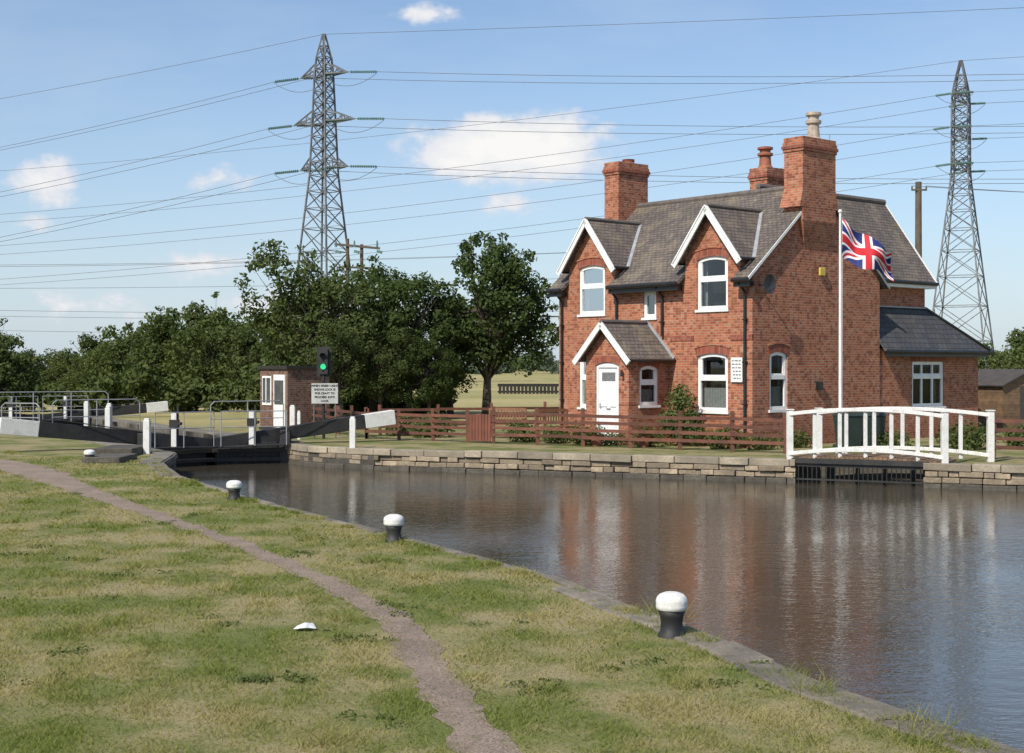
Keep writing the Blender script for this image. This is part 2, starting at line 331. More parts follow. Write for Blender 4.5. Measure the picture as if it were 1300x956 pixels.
# ------------------------------------------------------------------ lock gates
def lock_gate(C,zc=-.02,zL=.72,zR=.74,lenL=6.0,lenR=5.6):
    e=empty('lock_gate'); b=MB()
    ap=C+W*.55
    for sgn,ln_,ze in((-1,lenL,zL),(1,lenR,zR)):
        heel=C+U*HW*sgn; end=C+U*ln_*sgn
        m0=ap+V((0,0,zc+.05)); e0=end+V((0,0,ze))
        wp=m0.lerp(e0,.83)
        b.beam(m0,wp,.24,.34,0,.36,.42); b.beam(wp,e0,.365,.425,1,.38,.44)
        n=9
        for i in range(n):
            a=heel.lerp(ap,(i+.04)/n);c=heel.lerp(ap,(i+.96)/n)
            tz=zc+ (ze-zc)*(HW/ln_)*(1-(i+.5)/n)-.12
            b.hexa([a+V((0,0,-1.2)),c+V((0,0,-1.2)),c+V((0,0,-1.2))+W*.08,a+V((0,0,-1.2))+W*.08,a+V((0,0,tz)),c+V((0,0,tz)),c+V((0,0,tz))+W*.08,a+V((0,0,tz))+W*.08],0)
        for z in(-.15,-.42):
            b.beam(heel+V((0,0,z))-W*.06,ap+V((0,0,z))-W*.06,.14,.13,0)
        b.beam(heel+V((0,0,-1.2)),heel+V((0,0,.42)),.3,.3,0); b.beam(ap+V((0,0,-1.2)),ap+V((0,0,.22)),.2,.26,0)
        b.beam(heel-W*.38+V((0,0,.02)),ap-W*.38+V((0,0,-.04)),.36,.05,0)
        b.beam(heel+V((0,0,.45)),end.lerp(heel,.35)+V((0,0,zc+(ze-zc)*.8+.3)),.03,.03,0)
        mid=heel.lerp(ap,.45)+W*.02
        b.beam(mid+V((0,0,0)),mid+V((0,0,.98)),.17,.15,1); b.box2(tuple(mid+V((-.13,-.1,.55))),tuple(mid+V((.13,.1,.78))),0)
        b.cyl(mid+V((.16,-.1,.66)),mid+V((.16,.12,.66)),.05,n=8,m=0)
        b.beam(mid+V((.1,0,0)),mid+V((.1,0,1.15)),.04,.05,0)
    b.obj('gate_beams',[M_black,M_whitew],e,bevel=.012)
    h=MB()
    for sgn in(-1,1):
        heel=C+U*HW*sgn-W*.55;a2=ap-W*.6
        pts=[heel.lerp(a2,t)+V((0,0,0)) for t in(.08,.5,.95)]
        for p in pts: h.cyl(p,p+V((0,0,1.0)),.016,n=6)
        for z in(.55,1.0): h.cyl(pts[0]+V((0,0,z)),pts[-1]+V((0,0,z)),.016,n=6)
    h.obj('handrail',[M_rail],e)
    return e
lock_gate(C0); lock_gate(C0+W*LL,-.05,.5,.5,6.0,5.6)
def tube_rail(name,a,b,h=1.0,n=3,mid=.5):
    m=MB();a=V(a);b=V(b);d=(b-a)
    for i in range(n):
        p=a+d*(i/(n-1)); m.cyl(p,p+V((0,0,h if 0<i<n-1 else h-.12)),.022,n=6)
    A=a+V((0,0,h-.12));B=b+V((0,0,h-.12));dn=d.normalized()*.14
    m.cyl(A,a+dn+V((0,0,h)),.022,n=6);m.cyl(a+dn+V((0,0,h)),b-dn+V((0,0,h)),.022,n=6);m.cyl(b-dn+V((0,0,h)),B,.022,n=6)
    m.cyl(a+V((0,0,mid)),b+V((0,0,mid)),.018,n=6)
    m.obj(name,[M_rail])
tube_rail('metal_handrail',(-16.2,50,0),(-13.6,51.8,0),1.1)
tube_rail('metal_handrail',(-18.0,50,0),(-16.5,49.5,0),1.0)
tube_rail('metal_handrail',(-20.8,57,0),(-16.8,59,0),1.25,4)
tube_rail('metal_handrail',(-10.2,48,0),(-8.0,49.6,0),1.1)
def white_post(x,y,h=.88,w=.2):
    m=MB(); m.beam((x,y,-.02),(x,y,h),w,w*.85,0); m.beam((x,y,h-.001),(x,y,h+.05),w*.8,w*.65,0); m.obj('lockside_post',[M_whitew],bevel=.015)
white_post(-9.6,37.3);white_post(-4.46,39.7,.84,.19);white_post(-13.1,46,.95);white_post(-14.2,50,.95);white_post(-7.35,47.5,.95);white_post(-16.5,55,.9);white_post(-6.7,44.6,.85,.12)

# ------------------------------------------------------------------ bollards
for (x,y,h) in((1.36,12.07,.38),(-1.55,18.6,.36),(-4.78,24.4,.34),(-10.1,33.9,.31)):
    e=empty('mooring_bollard',(x,y,0)); m=MB()
    m.lathe((0,0,0),[(.125,-.05),(.12,.02),(.10,.05),(.092,.12),(.10,h*.45),(.122,h*.62)],24,0)
    m2=MB(); m2.lathe((0,0,0),[(.12,h*.60),(.134,h*.63),(.136,h*.70),(.133,h*.74),(.138,h*.80),(.125,h*.89),(.10,h*.95),(.06,h*.99),(.01,h)],24,0)
    m.obj('stem',[M_black],e,True); m2.obj('cap',[M_whitew],e,True)

# ------------------------------------------------------------------ house
H=empty('brick_house',(6.78,40,0),math.atan2(.6525,.7578))
walls=MB();fr=MB();gl=MB();cu=MB();tr=MB()
def wall(O,Uv,L,z0,z1,Nn,ops,m=0,rev=.14):
    O=V(O);Uv=V(Uv);Nn=V(Nn)
    us=sorted({0,L}|{o[0] for o in ops}|{o[1] for o in ops}); zs=sorted({z0,z1}|{min(max(q,z0),z1) for o in ops for q in(o[2],o[3])})
    P=lambda u,z,d=0:O+Uv*u+V((0,0,z))+Nn*d
    for i in range(len(us)-1):
        for j in range(len(zs)-1):
            cu_=(us[i]+us[i+1])/2;cz=(zs[j]+zs[j+1])/2
            if any(o[0]<cu_<o[1] and o[2]<cz<o[3] for o in ops): continue
            walls.add([P(us[i],zs[j]),P(us[i+1],zs[j]),P(us[i+1],zs[j+1]),P(us[i],zs[j+1])],[(0,1,2,3)],m)
    for o in ops:
        a,b,c,d=o[0],o[1],max(o[2],z0),min(o[3],z1)
        for q in(([a,c],[a,d]),([b,c],[b,d]),([a,c],[b,c]),([a,d],[b,d])):
            if q[0][1]==q[1][1] and q[0][1] in(z0,z1): continue
            walls.add([P(*q[0]),P(*q[1]),P(*q[1],-rev),P(*q[0],-rev)],[(0,1,2,3)],m)
def plane(O,Uv,Nn):
    O=V(O);Uv=V(Uv);Nn=V(Nn)
    P=lambda u,z,d:O+Uv*u+V((0,0,z))+Nn*d
    def bx(mb,u0,u1,z0,z1,d0,d1,m=0): mb.hexa([P(u0,z0,d0),P(u1,z0,d0),P(u1,z0,d1),P(u0,z0,d1),P(u0,z1,d0),P(u1,z1,d0),P(u1,z1,d1),P(u0,z1,d1)],m)
    return P,bx
def arch(mb,P,u0,u1,zs,rise,lo,hi,d0,d1,m,ext=0,flare=0):
    n=12;w=u1-u0
    for i in range(n):
        ta=i/n;tb=(i+1)/n
        za=zs+rise*(1-(2*ta-1)**2);zb=zs+rise*(1-(2*tb-1)**2)
        ua=u0-ext+(w+2*ext)*ta;ub=u0-ext+(w+2*ext)*tb
        fa=(2*ta-1)*flare;fb=(2*tb-1)*flare
        mb.hexa([P(ua,za+lo,d0),P(ub,zb+lo,d0),P(ub,zb+lo,d1),P(ua,za+lo,d1),P(ua+fa,za+hi,d0),P(ub+fb,zb+hi,d0),P(ub+fb,zb+hi,d1),P(ua+fa,za+hi,d1)],m)
def window(O,Uv,Nn,u0,u1,z0,z1,archd=True,kind='sash',curt='low'):
    P,bx=plane(O,Uv,Nn); r=.1 if archd else 0; fw=.10; d0,d1=-.12,-.04
    bx(fr,u0,u0+fw,z0,z1-r,d0,d1);bx(fr,u1-fw,u1,z0,z1-r,d0,d1);bx(fr,u0+fw,u1-fw,z0,z0+fw,d0,d1)
    if archd:
        arch(fr,P,u0,u1,z1-r,r,-.1,-.003,d0,d1,0); arch(walls,P,u0,u1,z1-r,r,-.003,.23,-.13,.012,1,.02,.06)
        arch(tr,P,u0,u1,z1-r,r,.23,.285,-.02,.035,3,.09,.02)
    else:
        bx(fr,u0+fw,u1-fw,z1-fw,z1,d0,d1)
    zm=z0+(z1-z0)*(.56 if kind=='sash' else .66)
    if kind!='single': bx(fr,u0+fw,u1-fw,zm-.06,zm+.06,d0-.0,d1+.012)
    if kind=='tri':
        for k in(1/3,2/3): uu=u0+(u1-u0)*k; bx(fr,uu-.035,uu+.035,z0+fw,z1-fw,d0,d1-.004)
    f2=.05
    bx(fr,u0+fw,u0+fw+f2,zm+.06,z1-r-.02,d0,d1-.015);bx(fr,u1-fw-f2,u1-fw,zm+.06,z1-r-.02,d0,d1-.015);bx(fr,u0+fw+f2,u1-fw-f2,zm+.06,zm+.06+f2,d0,d1-.015)
    bx(fr,u0-.05,u1+.05,z0-.075,z0-.002,-.12,.05)
    gl.add([P(u0,z0,-.09),P(u1,z0,-.09),P(u1,z1,-.09),P(u0,z1,-.09)],[(0,1,2,3)])
    def pleat(a,b,za,zb,d):
        n=max(6,int((b-a)/.05));
        for i in range(n):
            ua=a+(b-a)*i/n;ub=a+(b-a)*(i+1)/n;da=d-(.03 if i%2 else 0);db=d-(0 if i%2 else .03)
            cu.add([P(ua,za,da),P(ub,za,db),P(ub,zb,db),P(ua,zb,da)],[(0,1,2,3)])
    if curt=='low': pleat(u0+.02,u1-.02,z0,z0+(z1-z0)*.40,-.2); pleat(u0,u0+.16,z0,z1,-.26);pleat(u1-.13,u1,z0,z1,-.26)
    elif curt=='side': pleat(u0,u0+.18,z0,z1,-.3);pleat(u1-.15,u1,z0,z1,-.3)
    bx(tr,u0-.3,u1+.3,z0-.3,z1+.1,-.62,-.6,4)  # blackout sheet behind the pane; its dark colour stands in for room shade
def tri(P,pts,m=0): walls.add([P(*p) for p in pts],[tuple(range(len(pts)))],m)
FO=(0,0,0);FU=(0,1,0);FN=(-1,0,0)
LY=8.04;LX=6.1
up=[(.9,2.07,3.95,5.5),(5.92,7.1,3.95,5.5)]; lowr=[(.9,2.07,1.0,2.68),(5.92,7.1,1.0,2.65)]; small=(3.72,4.25,3.78,4.88)
wall(FO,FU,LY,-.1,5.0,FN,up+lowr+[small])
for u0,u1,z0,z1 in up: window(FO,FU,FN,u0,u1,z0,z1,True,'sash','side')
for u0,u1,z0,z1 in lowr: window(FO,FU,FN,u0,u1,z0,z1,True,'sash','low')
window(FO,FU,FN,*small,False,'cas','side')
DC=[1.485,6.51]
Pf,bf=plane(FO,FU,FN)
for c in DC:
    wall((0,c-1.05,0),FU,2.1,5.0,5.5,FN,[(1.05-.585,1.05+.585,4,5.5)])
    tri(Pf,[(c-1.05,5.5,0),(c+1.05,5.5,0),(c,6.83,0)])
    for sg in(-1,1):
        walls.add([(0,c+sg*1.05,5.0),(.6,c+sg*1.05,5.0),(.6,c+sg*1.05,5.52),(0,c+sg*1.05,5.5)],[(0,1,2,3)])
bf(walls,-.012,LY+.012,-.1,.35,-.05,.03,0)
bf(walls,.0,.9-.1,3.05,3.2,-.05,.02,1);bf(walls,2.2,3.1,3.05,3.2,-.05,.02,1)
GO=(0,0,0);GU=(1,0,0);GN=(0,-1,0)
wall(GO,GU,LX,-.1,5.0,GN,[(.76,1.58,1.05,2.72)]); window(GO,GU,GN,.76,1.58,1.05,2.72,True,'sash','low')
Pg,bg=plane(GO,GU,GN); tri(Pg,[(0,5.0,0),(LX,5.0,0),(3.05,7.58,0)])
bg(walls,-.012,LX,-.1,.34,-.05,.028,0)
P2,b2=plane((0,LY,0),GU,(0,1,0)); tri(P2,[(0,-.1,0),(LX,-.1,0),(LX,5,0),(3.05,7.58,0),(0,5,0)])
walls.add([(LX,0,-.1),(LX,LY,-.1),(LX,LY,5),(LX,0,5)],[(0,1,2,3)])
wy0,wy1,wx1=.8,4.3,9.8
walls.add([(LX,wy0,0),(wx1,wy0,0),(wx1,wy0,5.1),(LX,wy0,5.1)],[(0,1,2,3)])
walls.add([(LX,wy1,0),(wx1,wy1,0),(wx1,wy1,5.1),(LX,wy1,5.1)],[(0,1,2,3)])
walls.add([(wx1,wy0,0),(wx1,wy1,0),(wx1,wy1,5.1),(wx1,2.55,7.75),(wx1,wy0,5.1)],[(0,1,2,3,4)])
wall((LX+.002,.05,0),GU,5.7,-.1,2.85,GN,[(1.84,3.65,1.0,2.45)]); window((LX+.002,.05,0),GU,GN,1.84,3.65,1.0,2.45,False,'tri','side')
Pl,bl=plane((LX,.05,0),GU,GN); bl(walls,1.74,3.75,2.45,2.68,-.1,.01,1)
walls.add([(11.8,.05,-.1),(11.8,4.3,-.1),(11.8,4.3,2.85),(11.8,.05,2.85)],[(0,1,2,3)])
py0,py1,px=3.2,5.0,-1.7
wall((px,py0,0),FU,1.8,-.1,2.6,FN,[(.42,1.38,.08,2.42)]); Pp,bp=plane((px,py0,0),FU,FN)
tri(Pp,[(0,2.6,0),(1.8,2.6,0),(.9,3.5,0)])
arch(walls,Pp,.42,1.38,2.32,.1,.0,.2,-.13,.012,1,.02,.05)
wall((px,py0,0),GU,1.7,-.1,2.6,GN,[(.45,1.25,1.15,2.32)]); window((px,py0,0),GU,GN,.45,1.25,1.15,2.32,True,'sash','low')
walls.add([(px,py1,-.1),(0,py1,-.1),(0,py1,2.6),(px,py1,2.6)],[(0,1,2,3)])
dr=MB()
bp(dr,.42,.5,.08,2.34,-.12,-.03);bp(dr,1.30,1.38,.08,2.34,-.12,-.03);bp(dr,.5,1.3,2.26,2.40,-.12,-.03);bp(dr,.42,1.38,.0,.08,-.13,.08)
bp(dr,.5,1.3,.08,2.26,-.11,-.07)
for (a,b,c,d) in((.58,.85,.25,.95),(.95,1.22,.25,.95),(.58,.85,1.1,1.75),(.95,1.22,1.1,1.75)):
    bp(dr,a,b,c,d,-.072,-.045) 
bp(dr,.82,.98,1.02,1.06,-.072,-.04,1);bp(dr,.62,1.18,1.86,2.12,-.072,-.06,2); bp(dr,1.21,1.24,1.05,1.2,-.07,-.02,1)
dr.obj('door',[M_door,M_lead,mnoise('door_light',(.12,.13,.14),(.2,.2,.2),20,.1)],H,bevel=.006)
tr.cyl((px-.1,py0+.2,2.0),(px-.1,py0+.2,2.2),.05,.03,n=8,m=0)
rf=MB(); th=.09; sl=.852
rz=lambda x:5.08+sl*x
def mainstrip(y0,y1): rf.slab([(-.35,y0,rz(-.35)),(-.35,y1,rz(-.35)),(3.05,y1,rz(3.05)),(3.05,y0,rz(3.05))],th,0)
mainstrip(-.12,DC[0]-1.05);mainstrip(DC[0]+1.05,DC[1]-1.05);mainstrip(DC[1]+1.05,LY+.16)
for c in DC:
    y0,y1=c-1.05,c+1.05
    rf.slab([(.55,y0,rz(.55)),(2.1,c,rz(2.1)),(.55,y1,rz(.55)),(3.05,y1,rz(3.05)),(3.05,y0,rz(3.05))],th,0)
    zr=6.95;hw=1.22;ze=zr-1.2857*hw; xe=(ze-5.08)/sl;xr=(zr-5.08)/sl
    for sg in(-1,1):
        rf.slab([(-.28,c,zr),(xr+.03,c,zr),(xe,c+sg*hw,ze+.01),(-.28,c+sg*hw,ze+.01)],.07,1)
        a=V((-.30,c,zr-.08));b=V((-.30,c+sg*(hw+.04),ze-.13)); tr.beam(a,b,.05,.19,1)
        a=V((-.30,c,zr+.0));b=V((-.30,c+sg*(hw+.04),ze-.04)); tr.beam(a+V((-.01,0,0)),b+V((-.01,0,0)),.08,.035,1)
        tr.beam((xr+.02,c+sg*.02,zr+.02),(xe+.02,c+sg*(hw+.02),ze+.03),.16,.02,2,up=(-.5,sg*.4,.8))
        tr.cyl((-.3,c+sg*(hw+.06),ze-.03),(xe,c+sg*(hw+.06),ze-.03),.05,n=8,m=0)
    rf.cyl((-.29,c,zr+.0),(xr,c,zr+.0),.07,n=8,m=2)
rf.slab([(3.05,-.12,rz(3.05)),(3.05,LY+.16,rz(3.05)),(6.45,LY+.16,rz(-.35)),(6.45,-.12,rz(-.35))],th,0)
y=-.12
while y<LY+.1:
    rf.cyl((3.05,y,rz(3.05)-.01),(3.05,min(y+.44,LY+.16),rz(3.05)-.01),.1,n=10,m=2); y+=.45
tr.beam((-.38,-.125,rz(-.35)-.07),(3.05,-.125,rz(3.05)-.07),.03,.075,1);tr.beam((6.45,-.125,rz(-.35)-.07),(3.05,-.125,rz(3.05)-.07),.03,.06,2)
for y0,y1 in((-.16,DC[0]-1.07),(DC[0]+1.07,DC[1]-1.07),(DC[1]+1.07,LY+.16)):
    tr.cyl((-.40,y0,rz(-.35)-.05),(-.40,y1,rz(-.35)-.05),.065,n=10,m=0); tr.box2((-.335,y0,rz(-.35)-.24),(-.30,y1,rz(-.35)-.1),0)
    yy_=y0+.1
    while yy_<y1: tr.box2((-.3,yy_,rz(-.35)-.22),(-.002,yy_+.09,rz(-.35)-.08),0); yy_+=.35
for yy_,zt in((.22,4.7),(3.42,4.7),(5.35,4.7),(7.85,4.7)):
    zb=0.05 if yy_ not in(3.42,) else 3.2
    tr.cyl((-.38,yy_,zt),(-.07,yy_,zt-.3),.04,n=8,m=0); tr.cyl((-.07,yy_,zt-.3),(-.07,yy_,zb),.04,n=8,m=0)
    for z in(1.2,2.4,3.6):
        if z>zb: tr.box2((-.12,yy_-.06,z),(-.0,yy_+.06,z+.04),0)
wr=7.9;we=5.05
rf.slab([(3.35,2.55,wr),(10.02,2.55,wr),(10.02,.5,we),(3.35,.5,we)],.08,3);rf.slab([(3.35,2.55,wr),(10.02,2.55,wr),(10.02,4.6,we),(3.35,4.6,we)],.08,3)
rf.cyl((3.35,2.55,wr),(10.02,2.55,wr),.1,n=8,m=2)
tr.beam((10.03,2.55,wr-.1),(10.03,.48,we-.1),.04,.16,1); tr.beam((10.03,2.55,wr-.1),(10.03,4.62,we-.1),.04,.16,1)
tr.box2((LX,.50,we-.2),(10.02,.53,we-.05),1); tr.cyl((LX,.45,we-.04),(10.0,.45,we-.04),.06,n=8,m=0); tr.box2((LX,.53,we-.2),(9.9,.8,we-.18),1)
rf.slab([(LX+.01,-.25,2.8),(12.05,-.25,2.8),(9.8,.8,4.2),(LX+.01,.8,4.2)],.07,4); rf.slab([(12.05,-.25,2.8),(12.05,4.6,2.8),(9.8,3.6,4.2),(9.8,.8,4.2)],.07,4)
tr.cyl((LX,-.3,2.76),(12.1,-.3,2.76),.06,n=8,m=0); tr.beam((LX,.8,4.22),(9.8,.8,4.22),.12,.04,2); tr.beam((12.05,-.25,2.84),(9.8,.8,4.24),.12,.05,0)
tr.box2((LX,-.24,2.6),(12.0,-.21,2.76),0)
pc=4.1;pr=3.62;ph=1.12;pe=pr-1.0*ph
for sg in(-1,1):
    rf.slab([(px-.25,pc,pr),(0,pc,pr),(0,pc+sg*ph,pe),(px-.25,pc+sg*ph,pe)],.07,1)
    tr.beam((px-.27,pc,pr-.08),(px-.27,pc+sg*(ph+.03),pe-.11),.05,.17,1)
    tr.cyl((px-.2,pc+sg*(ph+.04),pe-.03),(0,pc+sg*(ph+.04),pe-.03),.045,n=8,m=0)
    tr.beam((-.02,pc,pr+.03),(-.02,pc+sg*ph,pe+.03),.03,.12,2)
rf.cyl((px-.26,pc,pr),(0,pc,pr),.07,n=8,m=2)
M_ridge=mnoise('ridge_tiles',(.15,.125,.11),(.10,.085,.075),4,.85)
rf.obj('roof',[M_roofY,M_roofX,M_ridge,M_roofX,M_slate],H)
def chimney(x0,x1,y0,y1,zb,zt,pots):
    walls.box2((x0,y0,zb),(x1,y1,zt-.42),0)
    o=0
    for i,(dz,ex) in enumerate(((.09,.03),(.09,.06),(.1,.035),(.14,.01))):
        z=zt-.42+o; walls.box2((x0-ex,y0-ex,z+.001),(x1+ex,y1+ex,z+dz),0 if i!=1 else 1); o+=dz
    for (px_,py_,r,h,mm) in pots:
        tr.cyl((px_,py_,zt-.02),(px_,py_,zt+.1),r*1.5,r*1.15,n=14,m=mm)
        tr.lathe((px_,py_,zt),[(r*1.1,.05),(r*.95,h*.55),(r*1.35,h*.6),(r*1.35,h*.7),(r*.9,h*.74),(r*.95,h*.84),(r*1.35,h*.88),(r*1.35,h*.97),(r*1.0,h)],14,mm)
SF=-.19
chimney(2.05,3.6,SF,.5,6.55,9.0,[(3.05,.2,.17,.85,6)])
walls.hexa([(2.35,-.004,5.75),(3.4,-.004,5.75),(3.4,.3,5.75),(2.35,.3,5.75),(2.05,SF,6.55),(3.6,SF,6.55),(3.6,.5,6.55),(2.05,.5,6.55)],0)
walls.hexa([(1.9,SF-.004,6.95),(3.75,SF-.004,6.95),(3.75,.56,6.95),(1.9,.56,6.95),(2.045,SF-.002,7.5),(3.605,SF-.002,7.5),(3.605,.505,7.5),(2.045,.505,7.5)],0)
chimney(2.1,3.5,7.42,8.08,6.2,9.1,[(2.9,7.75,.16,.16,5)])
chimney(5.45,6.4,3.9,4.62,6.0,8.85,[(5.8,4.26,.19,.72,5)])
tr.cyl((3.7,.1,8.0),(3.7,.1,9.25),.018,n=6,m=2); tr.cyl((3.5,-.2,8.85),(4.5,.6,8.8),.014,n=6,m=2)
for i in range(9):
    c=V((3.62,-.1,8.84)).lerp(V((4.48,.58,8.8)),i/8); tr.cyl(c+V((.0,0,-.16)),c+V((0,0,.16)),.011,n=5,m=2)
dish=MB(); 
for j in range(5):
    r0=.27*j/5;r1=.27*(j+1)/5
    for i in range(18):
        a=2*math.pi*i/18;b=2*math.pi*(i+1)/18
        f=lambda r,q:(.3+r*math.cos(q),-.32+ (r*r)*-.9,4.62+r*math.sin(q)*1.05)
        dish.add([f(r0,a),f(r1,a),f(r1,b),f(r0,b)],[(0,1,2,3)])
dish.cyl((.3,-.02,4.6),(.3,-.32,4.65),.025,n=6);dish.cyl((.3,-.32,4.4),(.3,-.7,4.6),.012,n=5)
dish.obj('satellite_dish',[mnoise('dish_grey',(.045,.045,.048),(.035,.035,.035),3,.5)],H,True)
al=MB(); al.box2((2.98,-.1,4.98),(3.24,-.035,5.22)); al.obj('burglar_alarm',[M_yellow],H,bevel=.02)
tr.box2((2.9,-.12,1.6),(3.1,-.002,1.85),0)
sg_=MB(); sg_.box2((-.06,.32,1.85),(-.031,.74,2.55),0)
for i in range(6):
    z=2.44-i*.1; a=.37; 
    while a<.66:
        l=random.uniform(.05,.12); sg_.box2((-.063,a,z),(-.059,min(a+l,.7),z+.035),1); a+=l+.03
sg_.obj('wall_sign',[M_white,M_greytext],H)
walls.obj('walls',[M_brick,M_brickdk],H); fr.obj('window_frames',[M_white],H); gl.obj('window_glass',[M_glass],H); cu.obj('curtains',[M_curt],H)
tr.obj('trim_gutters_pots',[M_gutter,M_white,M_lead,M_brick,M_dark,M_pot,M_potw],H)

# ------------------------------------------------------------------ flagpole
F=empty('flagpole',(8.38,36.2,0)); m=MB(); m.cyl((0,0,0),(0,0,6.2),.045,.03,n=12); m.lathe((0,0,6.2),[(.02,0),(.05,.03),(.055,.06),(.03,.1),(.005,.11)],10); m.cyl((.05,.0,1.1),(.05,0,6.1),.006,n=4); m.box2((-.1,-.1,0),(.1,.1,.12)); m.obj('pole',[M_white],F)
NU,NV=110,56; fv=[];
for j in range(NV+1):
    for i in range(NU+1):
        u=i/NU;v=j/NV
        x=.04+u*1.32-.06*math.sin(u*6)*(1-v)
        z=6.02-(1-v)*(.98-.34*u)-u*.78-.08*u*u +.06*math.sin(u*11+v*2)
        yv=.22*math.sin(u*9.5-v*2.2)*(.25+u)+.08*math.sin(u*19+v*4)*u
        fv.append((x,yv,z))
fm=MB(); fs=[];mi=[]
for j in range(NV):
    for i in range(NU):
        X=(i+.5)/NU*60-30;Y=(j+.5)/NV*30-15
        if abs(X)<3 or abs(Y)<3:k=0
        elif abs(X)<5 or abs(Y)<5:k=1
        else:
            d=min(abs(Y-X/2),abs(Y+X/2))/math.sqrt(1.25)
            k=0 if d<1.1 else(1 if d<3 else 2)
        a=j*(NU+1)+i; fs.append((a,a+1,a+NU+2,a+NU+1));mi.append(k)
fm.v=fv;fm.f=fs;fm.m=mi; fm.obj('union_flag',[M_red,M_fw,M_blue],F,True)

# ------------------------------------------------------------------ white footbridge
B=empty('white_footbridge'); b=MB()
def az(t): return .13*(1-(2*t-1)**2)
def railing(k0,k1,off,n,z0):
    for i in range(n+1):
        t=i/n; k=k0+(k1-k0)*t; endp=i in(0,n)
        p=wk(k,off); w_=.15 if endp else .085
        b.beam(p+V((0,0,.0+(0 if endp else az(t)*.8))),p+V((0,0,1.16+az(t) if not endp else 1.22)),w_,w_,0)
        if endp: b.beam(p+V((0,0,1.221)),p+V((0,0,1.25)),w_+.04,w_+.04,0)
    S_=16
    for i in range(S_):
        t0=i/S_;t1=(i+1)/S_
        for zz,hh in((1.13,.09),(.16,.09)):
            p0=wk(k0+(k1-k0)*t0,off-.06,zz+az(t0));p1=wk(k0+(k1-k0)*t1,off-.06,zz+az(t1)); b.beam(p0,p1,.06,hh,0)
railing(.22,3.9,.12,6,0);railing(.6,4.75,1.5,6,0)
b.obj('railings',[M_whitew],B,bevel=.008)
b=MB()
for i in range(34):
    t=i/33;k=.15+3.75*t; b.obox(wk(k,.8,.02+az(t)*.6),wd*.052,wb*.72,V((0,0,.03)),0)
b.obj('deck',[M_wood],B)
b=MB()
for i in range(27):
    b.beam(wk(.45+i*.112,.06,-.62),wk(.45+i*.112,.06,-.06),.025,.02,0)
b.beam(wk(.4,.06,-.1),wk(3.43,.06,-.1),.04,.08,0);b.beam(wk(.3,.03,.0),wk(3.55,.03,.0),.1,.12,0)
b.beam(wk(.4,.06,-.45),wk(3.43,.06,-.45),.03,.04,0)
b.obj('grille',[M_black],B)

# ------------------------------------------------------------------ fences
def fence(name,pts,h=.9,sp=1.5,rails=4,mat=M_fence):
    m=MB()
    for a,b in zip(pts[:-1],pts[1:]):
        a=V(a);b=V(b);L=(b-a).length;n=max(1,round(L/sp));d=(b-a).normalized();nn=V((d.y,-d.x,0))
        for i in range(n+1):
            p=a.lerp(b,i/n)+V((random.uniform(-.02,.02),0,0)); m.beam(p+V((0,0,-.05)),p+V((random.uniform(-.03,.03),0,h+.12+random.uniform(-.03,.04))),.12,.1,0)
        for r in range(rails):
            z=h-.06-r*(h-.12)/rails
            for i in range(n):
                p0=a.lerp(b,i/n)+nn*.06+V((0,0,z+random.uniform(-.018,.018)));p1=a.lerp(b,(i+1)/n)+nn*.06+V((0,0,z+random.uniform(-.018,.018))); m.beam(p0,p1,.03,.09,0)
    return m.obj(name,[mat])
fence('wooden_fence',[(-4.6,45,0),(-1.35,42.8,0)],.86,1.5)
fence('wooden_fence',[(-.55,42.25,0),(7.2,37.3,0)],.95,1.45)
fence('wooden_fence',[(11.95,35.2,0),(17,33.3,0)],1.0,1.5)
fence('wooden_fence',[(-7.8,52.5,0),(-4.6,45,0)],.86,1.8,3)
fence('wooden_fence',[(-4.4,47.5,0),(3.0,50.5,0)],.9,1.8,3)
G=empty('garden_gate',(-.95,42.52,0),math.atan2(-.55,.8)); m=MB()
for i in range(7): m.box2((-.4+i*.115,-.02,.06),(-.4+i*.115+.1,.0,.88-.01*abs(3-i)))
m.box2((-.42,0,.2),(.42,.03,.3));m.box2((-.42,0,.68),(.42,.03,.78)); m.obj('boards',[mnoise('gate_timber',(.17,.055,.032),(.13,.045,.027),4,.7,island=.3)],G)
for (x,y,r) in((1.35,44.0,.6),(-.2,45.2,-.3)):
    Bn=empty('garden_bench',(x,y,0),r); m=MB()
    for s in(-.6,.6):
        m.box2((s-.03,-.25,0),(s+.03,-.19,.6));m.box2((s-.03,.19,0),(s+.03,.25,.95));m.box2((s-.03,-.27,.6),(s+.03,.25,.64));m.box2((s-.03,-.19,.36),(s+.03,.19,.42))
    for i in range(5): m.box2((-.62,-.24+i*.095,.42),(.62,-.16+i*.095,.445))
    m.box2((-.57,.2,.88),(.57,.24,.97));m.box2((-.57,.2,.5),(.57,.24,.56))
    for i in range(11): m.box2((-.54+i*.1,.21,.56),(-.49+i*.1,.23,.88))
    m.obj('slats',[mnoise('bench_wood',(.26,.12,.06),(.18,.08,.04),5,.7)],Bn)
for x,y in((9.1,38.3),(9.75,38.6)):
    Bn=empty('wheelie_bin',(x,y,0),.4); m=MB(); m.hexa([(-.22,-.25,.08),(.22,-.25,.08),(.22,.25,.08),(-.22,.25,.08),(-.29,-.33,.95),(.29,-.33,.95),(.29,.33,.95),(-.29,.33,.95)]); m.hexa([(-.31,-.36,.955),(.31,-.36,.955),(.31,.36,.955),(-.31,.36,.955),(-.27,-.3,1.05),(.27,-.3,1.05),(.27,.3,1.05),(-.27,.3,1.05)])
    m.cyl((-.26,.3,.1),(.26,.3,.1),.1,n=12); m.obj('body',[M_bin],Bn,bevel=.02)

